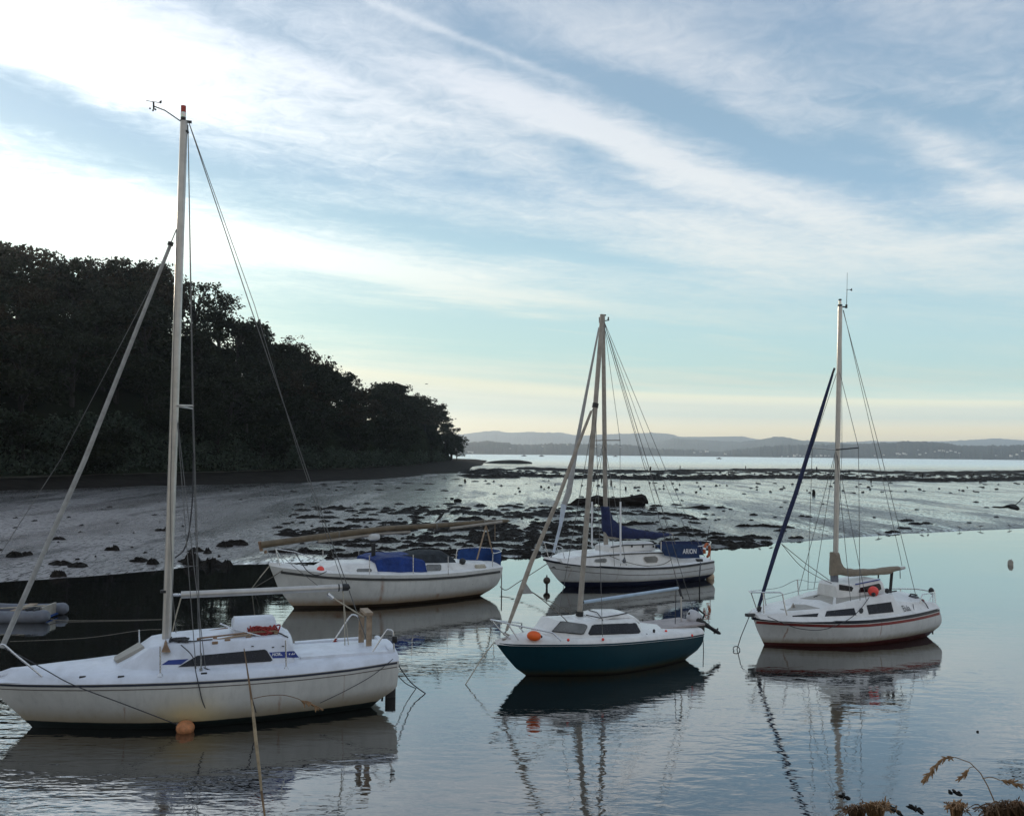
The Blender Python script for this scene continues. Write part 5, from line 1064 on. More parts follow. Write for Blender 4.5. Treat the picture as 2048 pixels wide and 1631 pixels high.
for i in range(520):
    px = random.gauss(985, 240); py = random.uniform(1008, 1112)
    if not 540 < px < 1620: continue
    g_ = ground(px, py); 
    if math.hypot(g_[0], g_[1]) < float(shore(math.degrees(math.atan2(g_[0], g_[1]))))+.6: continue
    addblob(px, py, random.uniform(6, 30)*(1.6 if py > 1045 and 690 < px < 1180 else 1), random.uniform(2, 5)*(1.5 if py > 1045 and 690 < px < 1180 else 1), 4000+i)
for i in range(120):
    px = random.uniform(-20, 2050); py = random.uniform(985, 1120); g_ = ground(px, py); az_ = math.degrees(math.atan2(g_[0], g_[1]))
    if float(shore(az_))+.5 < math.hypot(g_[0], g_[1]) < float(beach0(az_))-5: addblob(px, py, random.uniform(4, 12), random.uniform(1.5, 3), 6000+i)
# far mussel and weed bands
for i in range(1500):
    px = random.uniform(930, 2060); f = (px-930)/1120; band = random.choice([(937, 944), (938, 941), (951, 958), (953, 957), (944, 952)]); py = random.uniform(*band)+f*6+2.5*math.sin(px*.011)
    if px < 1040: py = random.uniform(940, 958)
    addblob(px, py, random.uniform(8, 50)*(1 if band[0] != 944 else .4), random.uniform(1, 2), 8000+i, random.uniform(.08, .3))
for i in range(90):
    px = random.uniform(930, 2060); py = random.uniform(962, 985)+(px-930)/1120*4; addblob(px, py, random.uniform(3, 9), 1, 12000+i, random.uniform(.08, .2))
for i in range(45):
    px = random.uniform(450, 980); py = random.uniform(958, 985); g_ = ground(px, py); az_ = math.degrees(math.atan2(g_[0], g_[1]))
    if math.hypot(g_[0], g_[1]) < float(beach0(az_))+4: addblob(px, py, random.uniform(8, 26), 1.5, 14000+i, .1)
me = bpy.data.meshes.new('seaweed_beds'); me.from_pydata(WV, [], [f if f[2] != f[3] else f[:3] for f in WF]); me.materials.append(weedm)
o = bpy.data.objects.new('seaweed_beds', me); COL.objects.link(o); tag(o, 'dark brown seaweed and mussel beds spread over the mudflat', 'seaweed', kind='stuff')
# ---- islet, driftwood, stakes, stones
V, Fs = [], []; pr = [(965, 929, 925), (985, 929, 921.5), (1003, 928.5, 920), (1020, 928.5, 919.2), (1040, 928.5, 919.4), (1052, 929, 921), (1062, 929.5, 923.5), (1066, 930, 928)]
for px, y0, y1 in pr:
    p, q = at(px, y0, 420), at(px, y1, 420); hgt = max(.1, q[2]+.4)
    for k in range(7): an = math.pi*k/6; V.append((p[0]+random.uniform(-.3, .3), 420-9*math.cos(an)+random.uniform(-.6, .6), -.4+hgt*math.sin(an)**.45*(1+random.uniform(-.05, .05))))
for i in range(len(pr)-1):
    for k in range(6): a = i*7+k; Fs.append((a, a+1, a+8, a+7))
o = MB().add(V, Fs).obj('islet', stonem, None); tag(o, kind='structure')
def chunk(name, pts, rad, label, cat, m=logm, jag=.2, n=10, flat=.8):
    mb = MB(); P = [np.array(p) for p in pts]; mb.tube(P, rad, n, False, True, flat)
    mb.v = [tuple(np.array(v)+rng.normal(size=3)*jag*np.interp(v[0], [p[0] for p in P], rad)*.5) for v in mb.v]
    return tag(mb.obj(name, m, None, smooth=False), label, cat)
def q_(px, py, d): p = at(px, py, d); return p
d = 80.; tag(chunk('driftwood_log', [q_(1124, 1014, d), q_(1142, 1009, d), q_(1155, 1004, d), q_(1175, 1004, d), q_(1192, 1000, d), q_(1215, 1005, d), q_(1240, 1003, d), q_(1262, 1003, d), q_(1282, 1000, d), q_(1292, 1003, d)],
    [.15, .22, .42, .4, .55, .5, .5, .58, .68, .35], 'massive dark driftwood log stranded on the mud behind the navy sail boat mast', 'driftwood', jag=.4, n=12))
tag(chunk('driftwood_plank', [q_(1314, 1017, 78), q_(1340, 1018, 78), q_(1375, 1016.5, 78), q_(1400, 1014, 78), q_(1420, 1014.5, 78)], [.1, .17, .14, .17, .12], 'long thin driftwood beam lying on the mud right of the massive log', 'driftwood', jag=.25))
def stone(px, py, w, h, label): 
    p = ground(px, py, .1); s = p[1]/F; A = MB().ell((p[0], p[1], max(.05, mud1(p[0], p[1]))+h*s*.3), (w*s/2, w*s/2.4, h*s*.7), nu=9, nv=6, jag=.22); return tag(A.obj('stone', stonem, None, smooth=False), label, 'stone', 'stones on the mudflat')
stone(915, 1006, 16, 7, 'squat dark stone block on the open mud left of the driftwood log'); stone(904, 1000, 8, 3, 'low dark stone just left of the squat block'); stone(930, 966, 5, 6, 'small upright stone on the mud near the wooded point')
stk = [(1627, 992, 7, 11, 'short thick dark stump alone on the wet mud'), (1222, 972, 4, 10, 'thin stake on the mud left of the dark band'), (1251, 981, 4, 6, 'tiny stump on the mud behind the navy sail boat'), (1203, 966, 3, 7, 'thin stake beside the mast of the navy sail boat'),
       (1491, 941, 2, 8, 'slender stake at the water edge left of the red striped boat mast'), (1633, 944, 3, 9, 'dark stake at the water edge behind the navy furled foresail'), (1698, 947, 3, 5, 'short stake at the water edge just right of the red striped boat mast'), (1742, 967, 3, 9, 'dark stake at the near edge of the weed band'), (1845, 957, 3, 8, 'stake on the weed band right of the red striped boat'),
       (1301, 942, 3, 8, 'stake on the weed band behind the navy sail boat stern'), (1360, 939, 2, 7, 'thin stake beyond the weed band between two boats'), (1947, 953, 3, 5, 'low stake at the right end of the weed band')]
for px, py, w, h, lab in stk:
    p = ground(px, py, .1); s = p[1]/F; z = mud1(p[0], p[1])
    o = MB().tube([(p[0], p[1], z-.2), (p[0]+.04, p[1], z+h*s*.6), (p[0]-.02+.05*random.random(), p[1], z+h*s)], [w*s*.5, w*s*.45, w*s*.3], 7).obj('wooden_stake', logm); tag(o, lab, 'stake', 'stakes standing in the mud')
# ---- birds
def bird(px, py, d, L, rz, label, m, perch=None, pose='stand', name='bird', group=None):
    p = perch if perch is not None else ground(px, py, 0)
    if perch is None: p = np.array([p[0], p[1], max(.02, mud1(p[0], p[1]))])
    o = empty(name, p, rz, label, 'bird', group); o.empty_display_size = .05
    mb = MB(); tilt = .9 if pose == 'up' else .35; dx, dz = math.cos(tilt), math.sin(tilt); hz = L*.42
    ax = [(-.62, .055), (-.35, .1), (-.1, .2), (.12, .21), (.28, .14), (.36, .12), (.45, .125), (.53, .07)]
    pts = [(L*a*dx, 0, hz+L*a*dz*.8) for a, _ in ax]; mb.tube(pts, [L*.62*r for _, r in ax], 8, True); mb.obj('body', m, o)
    e = pts[-1]; MB().tube([e, (e[0]+L*.1, 0, e[2]-L*.02)], [L*.03, L*.008], 5).obj('beak', black, o)
    for s in (-1, 1): MB().tube([(0, s*L*.06, hz), (0, s*L*.06, -.01)], L*.016, 4).obj('leg', black, o)
    return o
pb = B3.wor(B3.P(880, 1050)); pb[2] += .1
bird(879, 1042, 0, .42, R(25), 'black crow perched upright on the lowered mast', birdm, pb, 'up', 'crow')
pb = B3.wor(B3.P(834, 1054.5)); pb[2] += .095
bird(834, 1052, 0, .3, R(190), 'small dark bird crouched on the lowered mast left of the crow', birdm, pb, 'stand', 'small_bird')
gl = [(1519, 1092, 'leftmost of the gulls along the mud edge, standing by the weed clumps'), (1542, 1090, 'second gull from the left along the mud edge, just left of the navy foresail'), (1757, 1073, 'gull alone on the mud edge just right of the mast with the beige sail cover'), (1844, 1066, 'gull on the mud edge at the left of a close pair'), (1856, 1065, 'gull on the mud edge at the right of a close pair'), (1919, 1061, 'gull on the mud edge third from the right end'), (1961, 1059, 'gull on the mud edge second from the right end'), (2019, 1057, 'rightmost gull along the mud edge')]
for i, (px, py, lab) in enumerate(gl): bird(px, py-1, 0, .34, random.uniform(-.5, 3.6), lab, gullm, None, 'stand', 'gull', 'gulls along the mud edge')
d = 24.; bc = at(2026, 1013, d); o = empty('flying_crow', bc, 0, 'large dark bird flying low over the water at the right edge', 'bird')
MB().tube([(-.03, .3, .0), (0, .12, 0), (0, -.05, 0), (.0, -.2, -.03), (0, -.28, -.04)], [.02, .065, .075, .055, .02], 8, True).obj('body', birdm, o)
for nm, P in (('wing', [(2024, 1012), (2012, 1011), (2004, 1013), (1987, 1012.5), (1987, 1014.5), (2004, 1016), (2016, 1015.5), (2025, 1016)]), ('wing', [(2026, 1012), (2034, 1006), (2042, 998), (2054, 989), (2052, 994), (2044, 1003), (2036, 1009), (2030, 1014)])):
    W3 = [at(p[0], p[1], d)-bc+np.array([0, .1*(i > 3), 0]) for i, p in enumerate(P)]; MB().slab(W3, (0, -.5, 1), -.008, .008).obj(nm, birdm, o, smooth=False)
o = MB().tube([at(850, 768, 300), at(853, 767.5, 300), at(856, 768, 300)], [.05, .14, .05], 5).obj('distant_bird', birdm); tag(o, 'tiny distant bird flying in the sky right of the wooded hill', 'bird')
# ---- far shore
farm = lambda n, c, vs: mat(n, c, .95, var=.45, vs=vs)
def ridge(name, pts, dist, depth, m, treeh=0., base=None, step=1.2, seed=1):
    px = np.array([p[0] for p in pts]); py = np.array([p[1] for p in pts]); xs = np.arange(px[0], px[-1], step); ys = np.interp(xs, px, py)
    g = np.random.default_rng(seed); V = []
    prof = [(-.0, 0.), (.18, .35), (.42, .72), (.7, .95), (.85, 1.), (1.25, .75), (1.8, .2)]
    n = len(prof); rough = np.convolve(g.normal(size=len(xs)+6), np.ones(3)/3, 'same')[3:-3]*treeh
    for i, (x, y) in enumerate(zip(xs, ys)):
        dd = dist*(1+.04*math.sin(x*.004+seed)); t = at(x, y, dd+depth*.85); k = (t[0]/t[1])
        for j, (f, h) in enumerate(prof):
            yy = dd+depth*f+(g.normal()*depth*.02); V.append((k*yy, yy, -1 if j == 0 else max(-1, (t[2])*h*(1+(fbm(np.array([x*.06+j*3]), np.array([j*1.7]), 3, seed)[0]-.5)*.25*(h < 1))+rough[i]*(j in (3, 4, 2))+g.normal()*treeh*.25)))
    Fc = [(i*n+j, i*n+j+1, (i+1)*n+j+1, (i+1)*n+j) for i in range(len(xs)-1) for j in range(n-1)]
    o = bpy.data.objects.new(name, npmesh(name, V, Fc, [m], smooth=True)); COL.objects.link(o); return tag(o, kind='structure')
fm1 = farm('far_woods', (.03, .035, .025), .01); fm2 = farm('far_fields', (.05, .055, .035), .004)
ridge('far_shore', [(-500, 880), (700, 882), (924, 883), (950, 884), (977, 880), (1000, 884), (1044, 889), (1100, 887), (1173, 887), (1261, 889), (1313, 897), (1407, 900), (1440, 903), (1460, 900), (1485, 897), (1559, 890), (1648, 888), (1720, 887), (1781, 885), (1832, 882), (1879, 884), (1921, 891), (2004, 891), (2048, 889), (2300, 888), (2900, 890)], 2750, 500, fm1, 2.2, seed=2)
ridge('low_hills', [(1200, 893), (1262, 890), (1305, 884), (1349, 877), (1407, 879), (1480, 884), (1514, 880), (1545, 874), (1568, 873), (1606, 881), (1678, 886), (1760, 888)], 5200, 700, fm2, 1.5, seed=4)
ridge('distant_hills', [(-600, 870), (600, 870), (900, 868), (924, 868), (956, 864), (988, 861), (1020, 865), (1067, 863), (1091, 867), (1117, 864), (1158, 871), (1217, 868), (1305, 865), (1337, 867), (1360, 873), (1407, 873), (1484, 872), (1514, 878), (1560, 880), (1606, 881), (1677, 884), (1737, 882), (1879, 882), (1915, 881), (1965, 878), (1989, 876), (2048, 880), (2400, 878), (2900, 882)], 7600, 900, fm2, .8, seed=6)
hm_ = mat('whitewashed_wall', (.8, .78, .72), .8, var=.05); hr = mat('slate_roof', (.12, .1, .1), .8)
HS = [(1588, 911.5, 5), (1594, 910, 4), (1599, 911, 3), (1606, 912, 3), (1620, 912, 3), (1632, 911.5, 3), (1641, 911, 4), (1650, 912, 4), (1657, 911.5, 3), (1575, 912.5, 3), (1563, 913, 3), (1793, 908, 6), (1798, 908.5, 4), (1806, 907.5, 5), (1811, 908.5, 3), (1835, 900, 3), (1838, 909, 4), (1850, 906, 3), (1868, 903, 3), (1877, 901, 4), (1885, 902, 5), (1893, 904, 4), (1900, 902, 4), (1909, 904, 4), (1917, 906, 3), (1413, 903, 6), (1401, 904, 4), (1388, 905, 3), (1450, 908, 4), (938, 904, 4), (944, 905, 5), (1085, 893, 3), (1135, 890, 3), (1192, 893, 4), (1201, 895, 3), (1240, 894, 3), (1020, 897, 3), (2020, 912, 5), (2032, 909, 4), (2043, 902, 4), (1990, 911, 3), (1748, 911, 3), (1766, 910, 3)]
hv = [(-.5, -.35, -.6), (.5, -.35, -.6), (.5, .35, -.6), (-.5, .35, -.6), (-.5, -.35, .3), (.5, -.35, .3), (.5, .35, .3), (-.5, .35, .3), (-.5, 0, .62), (.5, 0, .62)]
hme = bpy.data.meshes.new('far_house'); hme.from_pydata(hv, [], [(0, 1, 5, 4), (1, 2, 6, 9, 5), (2, 3, 7, 6), (3, 0, 4, 8, 7), (4, 5, 9, 8), (6, 7, 8, 9)]); hme.materials.append(hm_); hme.materials.append(hr)
for f in hme.polygons[4:]: f.material_index = 1
bpy.context.view_layer.update(); fso = bpy.data.objects['far_shore']
for i, (px, py, w) in enumerate(HS):
    hit, p, nn, _ = fso.ray_cast(Vector(EYEP), Vector(ray(px, py)))
    if not hit: p = Vector(at(px, py, 2850))
    s = p.y/F*w*1.05; o = bpy.data.objects.new('far_house', hme); COL.objects.link(o); o.location = p+Vector((0, -6, s*.2)); o.scale = (s, s*.9, s*.75); o.rotation_euler = (0, 0, random.uniform(-.4, .4))
    tag(o, 'tiny white house on the far shore across the estuary', 'house', 'white houses on the far shore')
yb = MB().add([(-4.5, 0, 1.1), (-3, -1.3, 1), (4, -1.3, .9), (4, 1.3, .9), (-3, 1.3, 1), (-3.4, 0, -.3), (3.6, -.9, -.3), (3.6, .9, -.3)], [(0, 1, 2, 3, 4), (0, 5, 6, 2, 1), (0, 4, 3, 7, 5), (2, 6, 7, 3), (5, 7, 6)]).box((0, 0, 1.5), (3.6, 1.7, 1)).tube([(-.5, 0, 1.5), (-.5, 0, 9)], .12, 6)
yb = yb.obj('far_yacht', mat('far_dark_hull', (.06, .07, .08), .5)); first = True
for px, py, lab in ((1048, 912, 'tiny far yacht at anchor furthest left on the estuary'), (1083, 912.5, 'tiny far yacht at anchor left of the leaning furled sails'), (1197, 913, 'tiny far yacht at anchor just left of the navy sail boat mast'), (1231, 913, 'tiny far yacht at anchor just right of the navy sail boat mast')):
    o = yb if first else yb.copy(); 
    if not first: COL.objects.link(o)
    first = False; p = ground(px, py); o.location = (p[0]*1., min(p[1], 2300), 0) if p[1] < 2300 else tuple(p*(1900/p[1]))[:2]+(0,); o.rotation_euler = (0, 0, random.uniform(-.3, .3)); tag(o, lab, 'yacht', 'far yachts at anchor')
p = ground(1438, 917.5); o = MB().add([(-3.4, 0, 1.2), (-2, -1, 1), (3, -1, .8), (3, 1, .8), (-2, 1, 1), (-2.6, 0, -.2), (2.8, -.7, -.2), (2.8, .7, -.2)], [(0, 1, 2, 3, 4), (0, 5, 6, 2, 1), (0, 4, 3, 7, 5), (2, 6, 7, 3), (5, 7, 6)]).box((.3, 0, 1.4), (2.4, 1.3, 1.)).obj('motor_boat', bpy.data.materials['far_dark_hull']); o.location = (p[0], p[1], 0); tag(o, 'small low motor boat alone on the far water', 'boat')
# ---- near bank under the camera and its dry grasses
V = []; Fs = []; N = 40
for i in range(N+1):
    x = -12+24*i/N
    for y, z in ((-6, 3.25), (1.0, 3.2), (2.2, 2.9), (4.0, 1.75), (6.0, .5), (7.2, -.4)): V.append((x*(1 if y > 0 else 1.3), y+random.uniform(-.1, .1), z+random.uniform(-.06, .06)))
    if i:
        for k in range(5): a = (i-1)*6+k; Fs.append((a, a+1, a+7, a+6))
o = MB().add(V, Fs).obj('bank', mat('turf_bank', (.05, .055, .025), .95, var=.5, vs=4, bump=1, bs_=20)); tag(o, kind='structure')
straw = mat('dry_grass_stem', (.2, .135, .085), .8, var=.3, vs=30); straw2 = mat('dry_seed_head', (.22, .13, .065), .85, var=.35, vs=60); straw3 = mat('brown_dead_leaf', (.1, .055, .027), .85, var=.4, vs=40)
def foot(p): return (p[0]*.98, p[1]+.12, 2.6)
def stalk(pts, d, r, label, head=None, m=straw):
    P = [at(x, y, d) for x, y in pts]; root = empty('grass_stalk', foot(P[-1]), 0, label, 'grass', 'dry grasses in the foreground'); o3 = np.array(foot(P[-1]))
    MB().tube([p-o3 for p in P]+[(P[-1]-o3)*.85, (P[-1]-o3)*.5, (0, 0, 0)], list(r)+[r[-1]]*3, 6, False).obj('stem', m, root)
    return root, o3
def seeds(root, o3, pts, d, n, L, w, up=0.):
    """spikelets set along a drooping panicle"""
    P = [at(x, y, d) for x, y in pts]; mb = MB()
    for i in range(n):
        t = (i+.5)/n*(len(P)-1); k = min(int(t), len(P)-2); f = t-k; c = P[k]*(1-f)+P[k+1]*f; dr = P[k+1]-P[k]; dr = dr/np.linalg.norm(dr)
        dd = dr+rng.normal(size=3)*.45+np.array([0, 0, up-.35]); dd = dd/np.linalg.norm(dd)*L*random.uniform(.7, 1.25); mb.tube([c-o3, c+dd*.35-o3, c+dd*.75-o3, c+dd-o3], [w*.25, w, w*.75, w*.12], 5)
    mb.obj('seed_head', straw2, root)
r0, o3 = stalk([(488, 1296), (494, 1335), (500, 1375), (507, 1430), (515, 1510), (524, 1590), (532, 1650)], 1.55, [.0008, .0012, .0018, .0022, .0022, .002, .0018], 'tall thin dry grass stalk rising in front of the near sloop')
P = [(503, 1398), (507.3, 1435), (513, 1490), (519, 1540), (523, 1580)]
mb = MB(); mb.tube([at(x, y, 1.548)-o3 for x, y in P], [.001, .0027, .003, .0026, .0018], 7, True); mb.obj('seed_spike', mat('pale_seed_spike', (.36, .29, .2), .85, var=.35, vs=80), r0)
MB().tube([at(x, y, 1.55)-o3 for x, y in ((507, 1396), (530, 1391), (565, 1389), (595, 1396), (604, 1402))], .0007, 5, True).obj('side_stem', straw, r0); seeds(r0, o3, [(600, 1399), (615, 1404), (640, 1415)], 1.55, 22, .01, .0014)
r0, o3 = stalk([(1909, 1513), (1940, 1524), (1961, 1545), (1975, 1570), (1986, 1595), (1996, 1622), (2005, 1650)], 1.5, [.0007, .0008, .0009, .0009, .001, .0011, .0012], 'arching dry grass stalk with drooping seed heads at the bottom right')
seeds(r0, o3, [(1909, 1513), (1890, 1515), (1872, 1527), (1860, 1543), (1849, 1558)], 1.5, 60, .011, .0013); seeds(r0, o3, [(1937, 1537), (1931, 1545), (1920, 1556)], 1.5, 26, .009, .0013); seeds(r0, o3, [(2000, 1559), (2018, 1562), (2042, 1568)], 1.5, 34, .01, .0013)
MB().tube([at(x, y, 1.5)-o3 for x, y in ((1965, 1556), (1982, 1553), (2000, 1559))], .0008, 5, True).obj('side_stem', straw, r0); MB().tube([at(x, y, 1.5)-o3 for x, y in ((1950, 1533), (1942, 1533), (1937, 1537))], .0006, 5, True).obj('side_stem', straw, r0)
def tuft(px, py, w, h, n, label, m=straw3, d=1.6, curl=1.):
    base = at(px, py+h*1.2, d); root = empty('dry_grass_tuft', foot(base), 0, label, 'grass', 'dry grasses in the foreground'); o3 = np.array(foot(base)); mb = MB(); sd = mb
    for i in range(n*3):
        x0 = px+random.uniform(-.3, .3)*w; dx = random.gauss(0, .42)*w; tip = (x0+dx, py+random.uniform(-1, .5)*h*.8+abs(dx)*.35*curl); midp = (x0+dx*.45, py-h*random.uniform(.1, .9)+h*.3); dd = d+random.uniform(-.1, .1)
        h = h if i else h*.8; P = [at(x0, py+h*1.8, d), at((x0+midp[0])/2, (py+h*1.8+midp[1])/2, (d+dd)/2), at(*midp, dd), at(*tip, dd+random.uniform(-.05, .05))]; mb.tube([p-o3 for p in P], [.001, .0011, .0009, .0003], 4, True)
        if i % 3 == 0:
            e = P[-1]-o3; dr = P[-1]-P[-2]; dr = dr/np.linalg.norm(dr)
            for k in range(3): q = e-dr*.006*k; v = dr*.007+rng.normal(size=3)*.003; sd.tube([q, q+v*.5, q+v], [.0004, .0013, .0003], 4)
    mb.obj('dry_blades', m, root); MB().tube([(0, 0, 0), tuple(at(px, py+h*1.5, d)-o3)], .004, 5).obj('stem', straw, root)
tuft(1712, 1616, 46, 16, 22, 'brown curled dry leaves at the bottom edge left of a straw tuft'); tuft(1752, 1614, 40, 20, 46, 'pale straw coloured seed tuft at the bottom edge right of brown curled leaves', straw2, curl=.2); tuft(1913, 1614, 26, 20, 40, 'upright straw coloured seed tuft at the bottom edge left of the arching stalk', straw2, curl=.2)
tuft(2024, 1614, 90, 30, 60, 'thick clump of brown dry grass filling the bottom right corner'); tuft(1985, 1622, 40, 26, 16, 'thin brown dry blades at the foot of the arching stalk')
# floating scraps
def scrap(px, py, w, label):
    g_ = ground(px, py); s = g_[1]/F; mb = MB()
    for i in range(13): a = random.uniform(0, 6.28); l = w*s*.5*random.uniform(.3, 1.1); mb.tube([(g_[0], g_[1], .004), (g_[0]+l*math.cos(a)*.6, g_[1]+l*math.sin(a)*1.2, .012), (g_[0]+l*math.cos(a), g_[1]+l*math.sin(a)*2., .004)], [.007, .013, .003], 5)
    tag(mb.obj('floating_weed', weedm), label, 'seaweed', 'weed scraps floating near the bank')
scrap(1688, 1592, 26, 'dark weed scrap floating below the mast reflection of the red striped boat'); scrap(1900, 1583, 9, 'tiny dark weed scrap floating under the drooping seed head'); scrap(1913, 1584, 16, 'small dark weed scrap floating beside the tiny one under the seed head'); scrap(1790, 1620, 44, 'dark leafy weed clump at the bottom edge right of the straw tuft'); scrap(1833, 1617, 40, 'dark leafy weed clump at the bottom edge left of the upright tuft'); scrap(1956, 1463, 5, 'single dark speck of weed on the open water at the right')
# thin ropes along the dark water at left
for i, (p1, p2, lab) in enumerate((((20, 1282), (322, 1258), 'thin dark line running back from the bow rail of the near sloop to its mast'), )):
    wrope([B1.wor(B1.P(*p1, .35)), B1.wor(B1.P(170, 1275, .7)), B1.wor(B1.P(279, 1260, .75)), B1.wor(B1.P(*p2, .6))], .006, rope, lab)

# ================================================================== light and sky
SAZ, SEL = -41., 11.
sv = Vector((math.sin(R(SAZ))*math.cos(R(SEL)), math.cos(R(SAZ))*math.cos(R(SEL)), math.sin(R(SEL))))
sl = bpy.data.lights.new('sun', 'SUN'); so = bpy.data.objects.new('sun', sl); COL.objects.link(so); sl.energy = 2.2; sl.angle = R(.5); sl.color = (1, .86, .68); so.rotation_euler = sv.to_track_quat('Z', 'Y').to_euler(); so.location = (-60, 60, 60)
w = bpy.data.worlds.new('World'); SC.world = w; w.use_nodes = True; t = NT(w.node_tree); bg = t.n['Background']
sky = t.new('ShaderNodeTexSky', sky_type='NISHITA'); sky.sun_disc = False; sky.sun_elevation = R(SEL); sky.sun_rotation = R(SAZ); sky.altitude = 10; sky.dust_density = 1.5
tc = t.new('ShaderNodeTexCoord'); d = tc.outputs['Generated']; sp = t.new('ShaderNodeSeparateXYZ'); t.link(d, sp.inputs[0]); X, Y, Z = sp.outputs
el = t.math('MULTIPLY', t.math('ARCSINE', Z), 57.2958); azn = t.math('MULTIPLY', t.math('ARCTAN2', X, Y), 57.2958)
zd = t.math('ADD', t.math('MAXIMUM', Z, 0.), .02)
cz, sz = math.cos(R(61)), math.sin(R(61))
U = t.math('DIVIDE', t.math('ADD', t.math('MULTIPLY', X, sz), t.math('MULTIPLY', Y, cz)), zd); Vv = t.math('DIVIDE', t.math('SUBTRACT', t.math('MULTIPLY', Y, sz), t.math('MULTIPLY', X, cz)), zd)
cv = t.new('ShaderNodeCombineXYZ'); t.link(t.math('MULTIPLY', U, .42), cv.inputs[0]); t.link(t.math('MULTIPLY', Vv, 1.), cv.inputs[1])
st1 = t.noise(cv.outputs[0], 1.1, 8, .6, .6); st2 = t.noise(t.mapping(cv.outputs[0], loc=(3.1, 7.7, 0), scale=(1.3, 1, 1)), 3.4, 7, .65, 1.1); st3 = t.noise(t.mapping(cv.outputs[0], loc=(9, 2, 4), scale=(2.6, 1, 1)), 10., 5, .65, .8)
ae = t.new('ShaderNodeCombineXYZ'); t.link(azn, ae.inputs[0]); t.link(el, ae.inputs[1])
wn = t.new('ShaderNodeTexNoise'); wn.inputs['Scale'].default_value = 1.6; wn.inputs['Detail'].default_value = 5; t.link(cv.outputs[0], wn.inputs['Vector'])
wp = t.vmath('MULTIPLY', t.vmath('SUBTRACT', wn.outputs['Color'], (.5, .5, .5)), (9., 3.4, 0)); aew = t.vmath('ADD', ae.outputs[0], wp)
CL = [  # px, py, rx, ry, tilt (down to the right), amount
 (90, 228, 330, 40, 8, -.62), (330, 300, 330, 40, 8, -.25), (560, 300, 260, 35, 16, -.22), (480, 52, 190, 24, 14, -.34), (1420, 218, 420, 36, 16, -.75), (1170, 312, 130, 24, 15, -.55), (1740, 345, 240, 55, 22, -.62), (1850, 210, 200, 34, 16, -.4), (930, 325, 220, 28, 20, -.3), (760, 460, 420, 20, 7, -.3), (1230, 528, 420, 18, 8, -.42),
 (950, 650, 520, 48, 4, -.6), (1750, 690, 500, 45, 3, -.5), (1700, 50, 420, 60, 14, -.3), (1400, 600, 500, 20, 4, -.2), (950, 30, 60, 40, 15, -.2), (1150, 470, 220, 30, 8, -.2),
 (120, 70, 340, 80, 6, .8), (170, 150, 300, 32, 12, .6), (90, 455, 330, 42, 8, .65), (760, 225, 330, 30, 18, .34), (1010, 215, 280, 36, 18, .5), (1270, 290, 320, 34, 20, .62), (1590, 395, 230, 28, 22, .36), (1380, 130, 330, 46, 18, .42), (1650, 265, 160, 16, 28, .4), (930, 72, 300, 9, 20, .5), (1905, 300, 120, 22, 38, .55), (1990, 398, 110, 18, 8, .7), (1950, 455, 170, 14, -4, .4), (1900, 25, 160, 35, 20, .25),
 (640, 515, 440, 30, 9, .62), (1000, 590, 430, 22, 6, .42), (1400, 480, 330, 40, 10, .25), (1140, 664, 70, 6, 6, .4), (1460, 690, 230, 9, 5, .35), (1500, 560, 300, 14, 6, .2)]
dens = t.math('ADD', t.math('MULTIPLY', t.math('SUBTRACT', st1, .5), 1.0), .42)
for px, py, rx, ry, tl, am in CL:
    a_, e_ = azel(px, py); k = 1/31.5
    q = t.mapping(aew, loc=(a_, e_, 0), rot=(0, 0, -R(tl)), scale=(rx*k, ry*k*1.15, 1), typ='TEXTURE'); q = t.vmath('DOT_PRODUCT', q, q)
    dens = t.math('ADD', dens, t.math('MULTIPLY', t.math('EXPONENT', t.math('MULTIPLY', q, -1.)), am))
hi = t.rng(el, 2., 12., .1, 1.)
tex = t.math('ADD', t.math('MULTIPLY', t.math('SUBTRACT', st2, .5), .95), t.math('MULTIPLY', t.math('SUBTRACT', st3, .5), t.rng(el, 10, 20, .5, .85)))
dens = t.math('ADD', dens, t.math('MULTIPLY', tex, hi)); dens = t.rng(dens, -.18, 1.12, 0, 1, True)
def L(*c): return lin(c)
elt = t.math('ADD', el, t.math('MULTIPLY', t.math('MULTIPLY', t.math('ADD', azn, 9.), .075), t.rng(el, 1.5, 4, 0, 1))); er = t.rng(elt, -2, 28)
def e2(v): return (v+2)/30.
bluer = t.ramp(er, [(0, L(255, 232, 176)), (e2(1.3), L(255, 235, 182)), (e2(2.2), L(234, 230, 202)), (e2(3.0), L(212, 221, 205)), (e2(4.1), L(214, 224, 208)), (e2(4.6), L(234, 239, 212)), (e2(4.95), L(240, 244, 216)), (e2(5.3), L(204, 232, 220)), (e2(7.), L(194, 230, 226)), (e2(9.5), L(190, 226, 230)), (e2(13), L(180, 216, 230)), (e2(17), L(158, 194, 220)), (e2(22), L(148, 181, 207)), (1, L(146, 173, 201))])
cldr = t.ramp(er, [(0, L(255, 232, 176)), (e2(1.3), L(255, 235, 182)), (e2(3), L(214, 222, 206)), (e2(4.7), L(243, 241, 220)), (e2(7.5), L(226, 236, 222)), (e2(12), L(234, 243, 240)), (e2(17), L(238, 244, 246)), (e2(23), L(224, 231, 240)), (1, L(208, 218, 229))])
col = t.mix(dens, bluer, cldr)
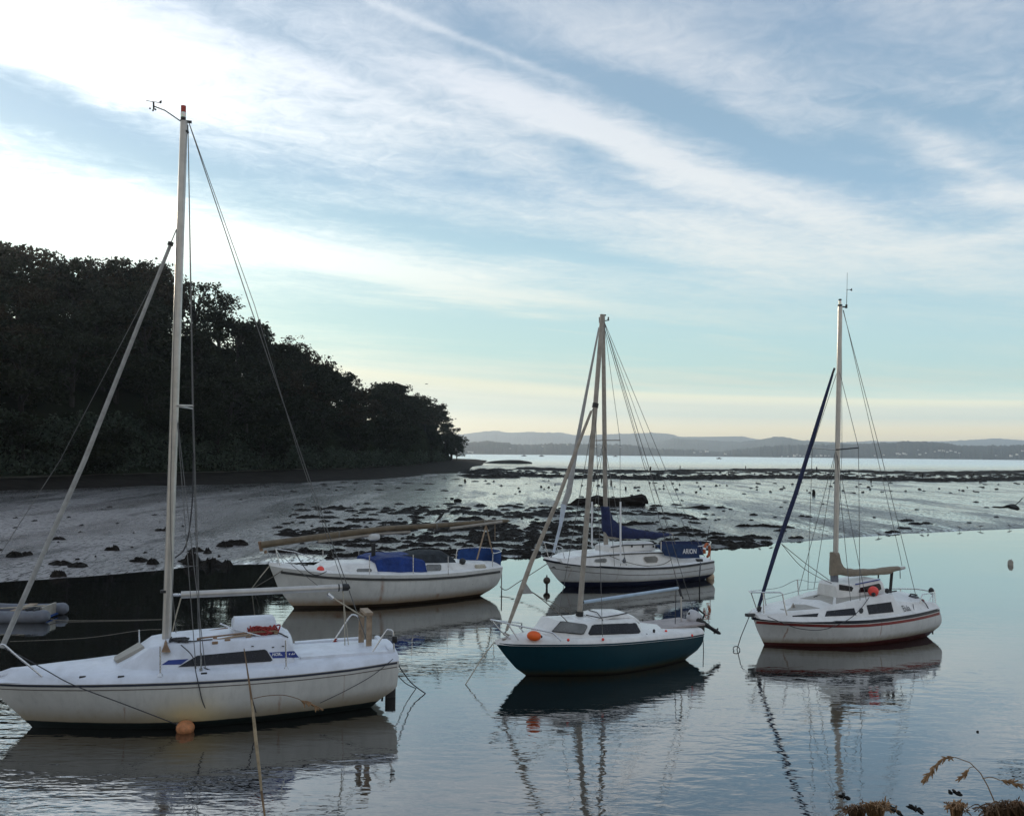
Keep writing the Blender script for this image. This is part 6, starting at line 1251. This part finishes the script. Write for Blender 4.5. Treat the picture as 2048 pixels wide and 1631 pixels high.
# brighter towards the sun, dimmer away from it
glow = t.math('EXPONENT', t.math('MULTIPLY', t.math('ADD', t.math('POWER', t.math('DIVIDE', t.math('SUBTRACT', azn, -38.), 26.), 2.), t.math('POWER', t.math('DIVIDE', t.math('SUBTRACT', el, 15.), 20.), 2.)), -1.))
col = t.vmath('SCALE', col, None) if False else col
gm = t.new('ShaderNodeVectorMath', operation='SCALE'); t.link(col, gm.inputs[0]); t.link(t.math('ADD', t.rng(el, .3, 4.4, 1.6, 1.), t.math('MULTIPLY', glow, t.math('ADD', .12, t.math('MULTIPLY', dens, .62)))), gm.inputs[3]); col = gm.outputs[0]
nish = t.new('ShaderNodeVectorMath', operation='SCALE'); t.link(sky.outputs[0], nish.inputs[0]); nish.inputs[3].default_value = .1
front = t.rng(Y, -.25, .5, 0., 1., True)
back = t.mix(.25, t.mix(t.rng(Z, .05, .75, 0, 1, True), (.74, .69, .61), (.56, .66, .82)), nish.outputs[0])
col = t.mix(front, back, col); col = t.mix(.04, col, nish.outputs[0])
t.link(col, bg.inputs[0]); bg.inputs[1].default_value = 1.0
# air
hz = MB().box((0, 5000, 119), (16000, 10400, 242)).obj('haze', None) if False else None
bm = bmesh.new(); bmesh.ops.create_cube(bm, size=1); me = bpy.data.meshes.new('haze'); bm.to_mesh(me); bm.free(); hz = bpy.data.objects.new('haze', me); COL.objects.link(hz); hz.location = (0, 4960, 112); hz.scale = (15000, 10080, 228); tag(hz, kind='stuff')
hm = bpy.data.materials.new('haze'); hm.use_nodes = True; hm.node_tree.nodes.clear(); t = NT(hm.node_tree); ou = t.new('ShaderNodeOutputMaterial'); pv = t.new('ShaderNodeVolumePrincipled')
pv.inputs['Color'].default_value = (.88, .94, 1, 1); pv.inputs['Density'].default_value = 1.3e-4; pv.inputs['Anisotropy'].default_value = .7; t.link(pv.outputs[0], ou.inputs['Volume']); me.materials.append(hm)
# ------------------------------------------------------------------ render settings
SC.view_settings.view_transform = 'Standard'; SC.view_settings.look = 'None'; SC.view_settings.exposure = 0; SC.view_settings.gamma = 1
SC.render.engine = 'CYCLES'; c = SC.cycles; c.use_denoising = True; c.max_bounces = 5; c.diffuse_bounces = 2; c.glossy_bounces = 3; c.transmission_bounces = 2; c.volume_bounces = 1; c.sample_clamp_indirect = 6; c.caustics_reflective = True; c.blur_glossy = 1.; c.caustics_refractive = False
